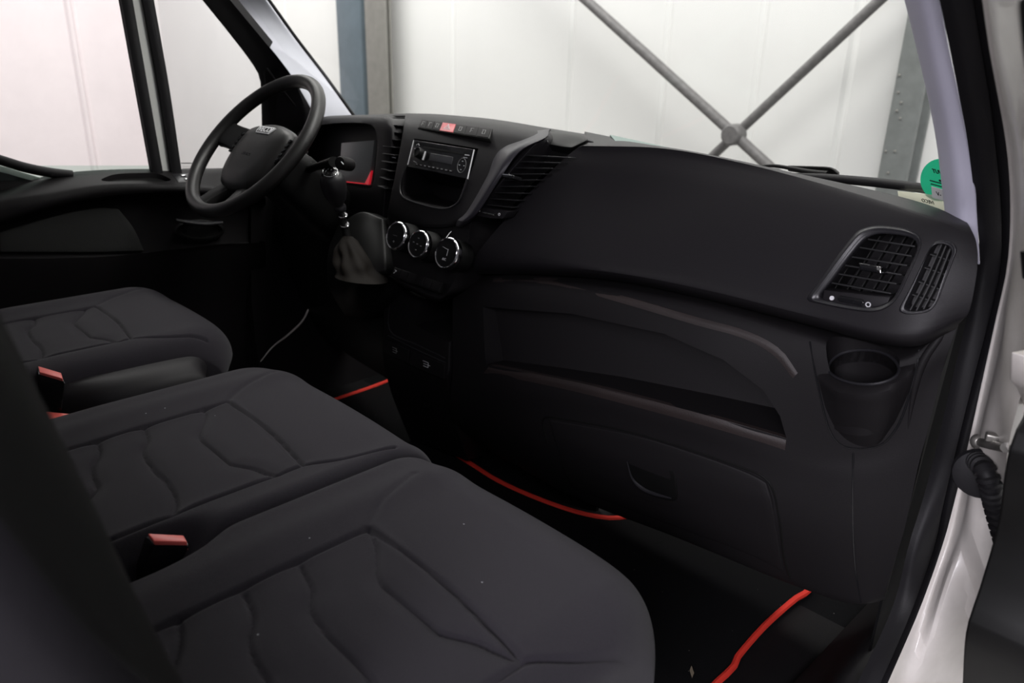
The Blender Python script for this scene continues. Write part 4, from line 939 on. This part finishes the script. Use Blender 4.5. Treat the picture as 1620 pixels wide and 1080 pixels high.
def spoke(pts, ws, h0=-.028, th=.018):
    c_ = cr(wl(pts, 0), 12); rows = []
    up_, dn = [], []
    for i, p in enumerate(c_):
        tt = i/11; w_ = ws[0]*(1-tt)+ws[1]*tt+.012*(2*tt-1)**4; hh = h0*(1-tt)**1.0*1.0-.002
        t_ = (c_[min(i+1, 11)]-c_[max(i-1, 0)]).normalized(); s_ = t_.cross(wn).normalized()
        rows.append([p+s_*w_/2*k+wn*(hh+(0.004 if abs(k) < .9 else 0)) for k in (-1, -.8, 0, .8, 1)])
    return solid(rows, -wn*th, 5, 1, False)
obj('spoke', spoke([(.07, .02), (.12, .020), (.178, .022)], (.070, .058)), WHEEL, sw, bev=.004)
obj('spoke', spoke([(-.07, .02), (-.12, .020), (-.178, .022)], (.070, .058)), WHEEL, sw, bev=.004)
obj('spoke', spoke([(.028, -.08), (.045, -.12), (.056, -.174)], (.046, .034)), WHEEL, sw, bev=.003)
obj('spoke', spoke([(-.028, -.08), (-.045, -.12), (-.056, -.174)], (.046, .034)), WHEEL, sw, bev=.003)
for s_ in (-1, 1):
    b_ = obj('button_pad', prism(wl([(s_*.096, .040), (s_*.116, .036), (s_*.118, -.018), (s_*.098, -.030)], -.014), -wn*.015), BLK, sw, bev=.003)
    for k in range(5): obj('button', box(wp(s_*.107, .030-.0125*k, -.0125), .010, .007, .004, 0, el), GLS, b_, bev=.001)
BF = Fr(wp(-.034, .053, -.0040), wp(.034, .053, -.0040), wp(-.034, .031, -.0015))
bd = obj('badge', prism([BF(.0, .05, .003), BF(1, .05, .003), BF(.92, 1, .003), BF(.08, 1, .003)], -BF.n*.006), SLV, sw, bev=.001, label='silver brand badge')
obj('badge_ground', prism([BF(.07, .18, .0036), BF(.93, .18, .0036), BF(.87, .85, .0036), BF(.13, .85, .0036)], -BF.n*.002), BLK, bd)
obj('badge_lettering', text('IVECO', BF, .5, .52, .0150, .0036, bold=True, dep=.0006), SLV, bd)
obj('airbag_text', text('AIRBAG', Fr(wp(-.02, -.022, .0012), wp(.02, -.022, .0012), wp(-.02, -.034, .0012)), .5, .5, .008, .0002), PLR, sw)
# column and shroud
obj('column_shroud', stack([cr_closed([WC-wn*h+wu*(x_*s1)+wv*(y_*s1) for x_, y_ in ((-.06, .05), (.06, .05), (.07, 0), (.05, -.055), (-.05, -.055), (-.07, 0))], 36) for h, s1 in ((.03, .6), (.05, .9), (.10, 1.05), (.20, 1.15), (.27, 1.1))]), BLK, sw)
st = thing('column_stalk', P(530, 262, y=.93), 'short black control stalk with round tip right of the steering column', 'control stalk')
obj('stem', tube([P(470, 275, y=.93), P(500, 264, y=.90), P(528, 256, y=.86)], [.010, .008, .011], 12), BLK, st)
obj('tip', lathe([(.0125, -.03), (.0135, -.02), (.0135, .004), (.011, .009), (.002, .010)], P(541, 258, y=.84), (.45, -1, .25), 24), PLB, st)
obj('tip_mark', tube([P(540, 256, y=.826), P(543.5, 260, y=.826)], .0010, 6), SLV, st)

# ================================================================ gear lever
gl = thing('gear_lever', P(563, 440, y=.93), 'gear lever with black knob, chrome shift pattern cap and leather boot', 'gear lever')
kt, kb = P(521, 268, y=.865), P(538, 335, y=.90)
ax = (kt-kb).normalized()
kn = obj('knob', lathe([(.011, -.004), (.0135, .002), (.020, .012), (.0255, .030), (.0275, .048), (.026, .062), (.020, .073), (.012, .078), (.001, .080)], P(535, 322, y=.893), ax, 32), mat('knob_plastic', (.014, .0135, .015), .42), gl)
kc = P(521, 273, y=.862)
obj('pattern_cap', lathe([(.019, -.001), (.0180, .001), (.0120, .0035)], P(535, 322, y=.893)+ax*.0745+(CAM-kc).normalized()*.002, (ax+(CAM-kc).normalized()*.35), 32), GLS, kn)
cf = P(535, 322, y=.893)+ax*.079+(CAM-kc).normalized()*.004
nn = (ax+(CAM-kc).normalized()*.35).normalized(); uu = V((1, .3, 0)); uu = (uu-nn*uu.dot(nn)).normalized(); ww = nn.cross(uu)
if ww.z > 0: pass
KF = Fr(cf-uu*.012-ww*.012, cf+uu*.012-ww*.012, cf-uu*.012+ww*.012)
obj('shift_pattern', join(tube([cf+uu*.0150*math.cos(a)+ww*.0150*math.sin(a) for a in [2*math.pi*k/12 for k in range(12)]], .0008, 6, 48, closed=True), KF.line([(.2, .2), (.2, .8)], .0012, .0, .002), KF.line([(.5, .2), (.5, .8)], .0012, 0, .002), KF.line([(.8, .2), (.8, .8)], .0012, 0, .002), KF.line([(.2, .5), (.8, .5)], .0012, 0, .002)), CHR, kn)
obj('collar', lathe([(.012, 0), (.0135, .003), (.0135, .010), (.011, .014)], P(539, 333, y=.898), ax, 24), PLR, gl)
obj('shaft', tube([P(538, 330, y=.898), P(543, 352, y=.905), P(550, 378, y=.91)], [.008, .009, .009], 14), BLK, gl)
for a, b, y_ in ((543, 342, .902), (546, 357, .905)): obj('shaft_ring', lathe([(.0095, 0), (.0105, .001), (.0105, .003), (.0095, .004)], P(a, b, y=y_), ax, 20), CHR, gl)
c_ = P(563, 420, y=.935); 
loops = []
for k in range(15):
    t_ = k/14; cc = P(551+18*t_, 374+66*t_, y=.905-.025*t_); rr_ = .010+.046*t_**.7
    A_ = V((1, 0, 0)); B_ = V((0, 1, -.15)).normalized()
    l = []
    for j in range(48):
        a = 2*math.pi*j/48; w_ = 1+.16*math.sin(3*a+5*t_)*math.sin(t_*math.pi)+.10*math.sin(7*a-4*t_)*t_*(1-t_)*4+.10*math.sin(t_*14+a)*t_
        l.append(cc+(A_*math.cos(a)+B_*math.sin(a))*rr_*w_)
    loops.append(l)
obj('boot', stack(loops), LEATH, gl, ang=80, label='creased leather boot')

# ================================================================ windscreen stickers, wiper
def gf(pts): return [G(a, b, -.0015) for a, b in pts]
stc = thing('round_sticker', G(1480, 315, -.002), 'round green inspection sticker at the lower right of the windscreen', 'sticker')
disc = [(1488+32*math.cos(a), 284+33*math.sin(a)) for a in [2*math.pi*k/40 for k in range(40)]]
obj('disc', prism(gf(disc), (0, .001, 0)), GREEN, stc)
GF = Fr(G(1458, 252, -.003), G(1518, 266, -.003), G(1464, 316, -.003))
def fz(u, v): return G(1458+60*u+6*v, 252+14*u+64*v, -.004)
class GFr:
    def __init__(s): s.o = fz(0, 0); s.u = fz(1, 0)-s.o; s.v = fz(0, 1)-s.o; s.n = s.u.cross(s.v).normalized(); s.n = s.n if s.n.dot(CAM-s.o) > 0 else -s.n
    def __call__(s, u, v, w=0): return s.o+s.u*u+s.v*v+s.n*w
    box = Fr.box; line = Fr.line
GF = GFr()
obj('sticker_print', join(text('TUV', GF, .42, .20, .0075, .001, bold=True), GF.line([(.20, .46), (.7, .46)], .0014, .0, .001), GF.line([(.22, .54), (.7, .54)], .0012, .0, .001), GF.box(.45, .38, .60, .42, 0, .001)), INK, stc)
obj('white_field', GF.box(.22, .60, .75, .88, 0, .0008), mat('sticker_field_white', (.9, .9, .88), .6), stc)
obj('field_lettering', text('V-', GF, .42, .74, .008, .001), INK, stc)
p_ = thing('paper_sticker', G(1470, 325, -.002), 'cream paper sticker with mirrored lettering below the round green sticker', 'sticker')
pq = [(1436, 303), (1462, 306), (1510, 314), (1514, 342), (1470, 328), (1440, 320)]
obj('paper', prism(gf([(1420, 302), (1512, 312), (1514, 340), (1422, 316)]), (0, .001, 0)), PAPER, p_)
def mk(fz_):
    g = GFr.__new__(GFr); g.o = fz_(0, 0); g.u = fz_(1, 0)-g.o; g.v = fz_(0, 1)-g.o; g.n = g.u.cross(g.v).normalized(); g.n = g.n if g.n.dot(CAM-g.o) > 0 else -g.n; return g
PF = mk(lambda u, v: G(1456+28*u, 312.5+6.5*u+10*v, -.004))
obj('lettering', join(text('IVECO', PF, .45, .3, .0070, .0008, flip=True), PF.line([(.0, 1.0), (1.1, 1.05)], .0005, 0, .0006)), INK, p_)
wpr = thing('windscreen_wiper', P(1300, 290, y=1.50), 'black windscreen wiper lying along the foot of the windscreen', 'wiper')
def wy_(l, o): return [G(a, b, o) for a, b in l]
obj('blade', tube(wy_([(1250, 277), (1300, 281), (1380, 288), (1440, 295), (1486, 302), (1520, 308)], .03), [.005, .0085, .0085, .0085, .008, .007], 10), RUB, wpr)
obj('arm', tube(wy_([(1196, 264), (1222, 262), (1250, 266), (1280, 272), (1310, 275)], .045), [.003, .0035, .004, .006, .006], 10), BLK, wpr)
obj('blade_joint', solid([wy_([(1244, 262), (1280, 263), (1312, 265), (1325, 273)], .055), wy_([(1246, 271), (1280, 276), (1305, 280), (1324, 280)], .05)], (0, .012, 0), 14, 2), BLK, wpr, bev=.003)
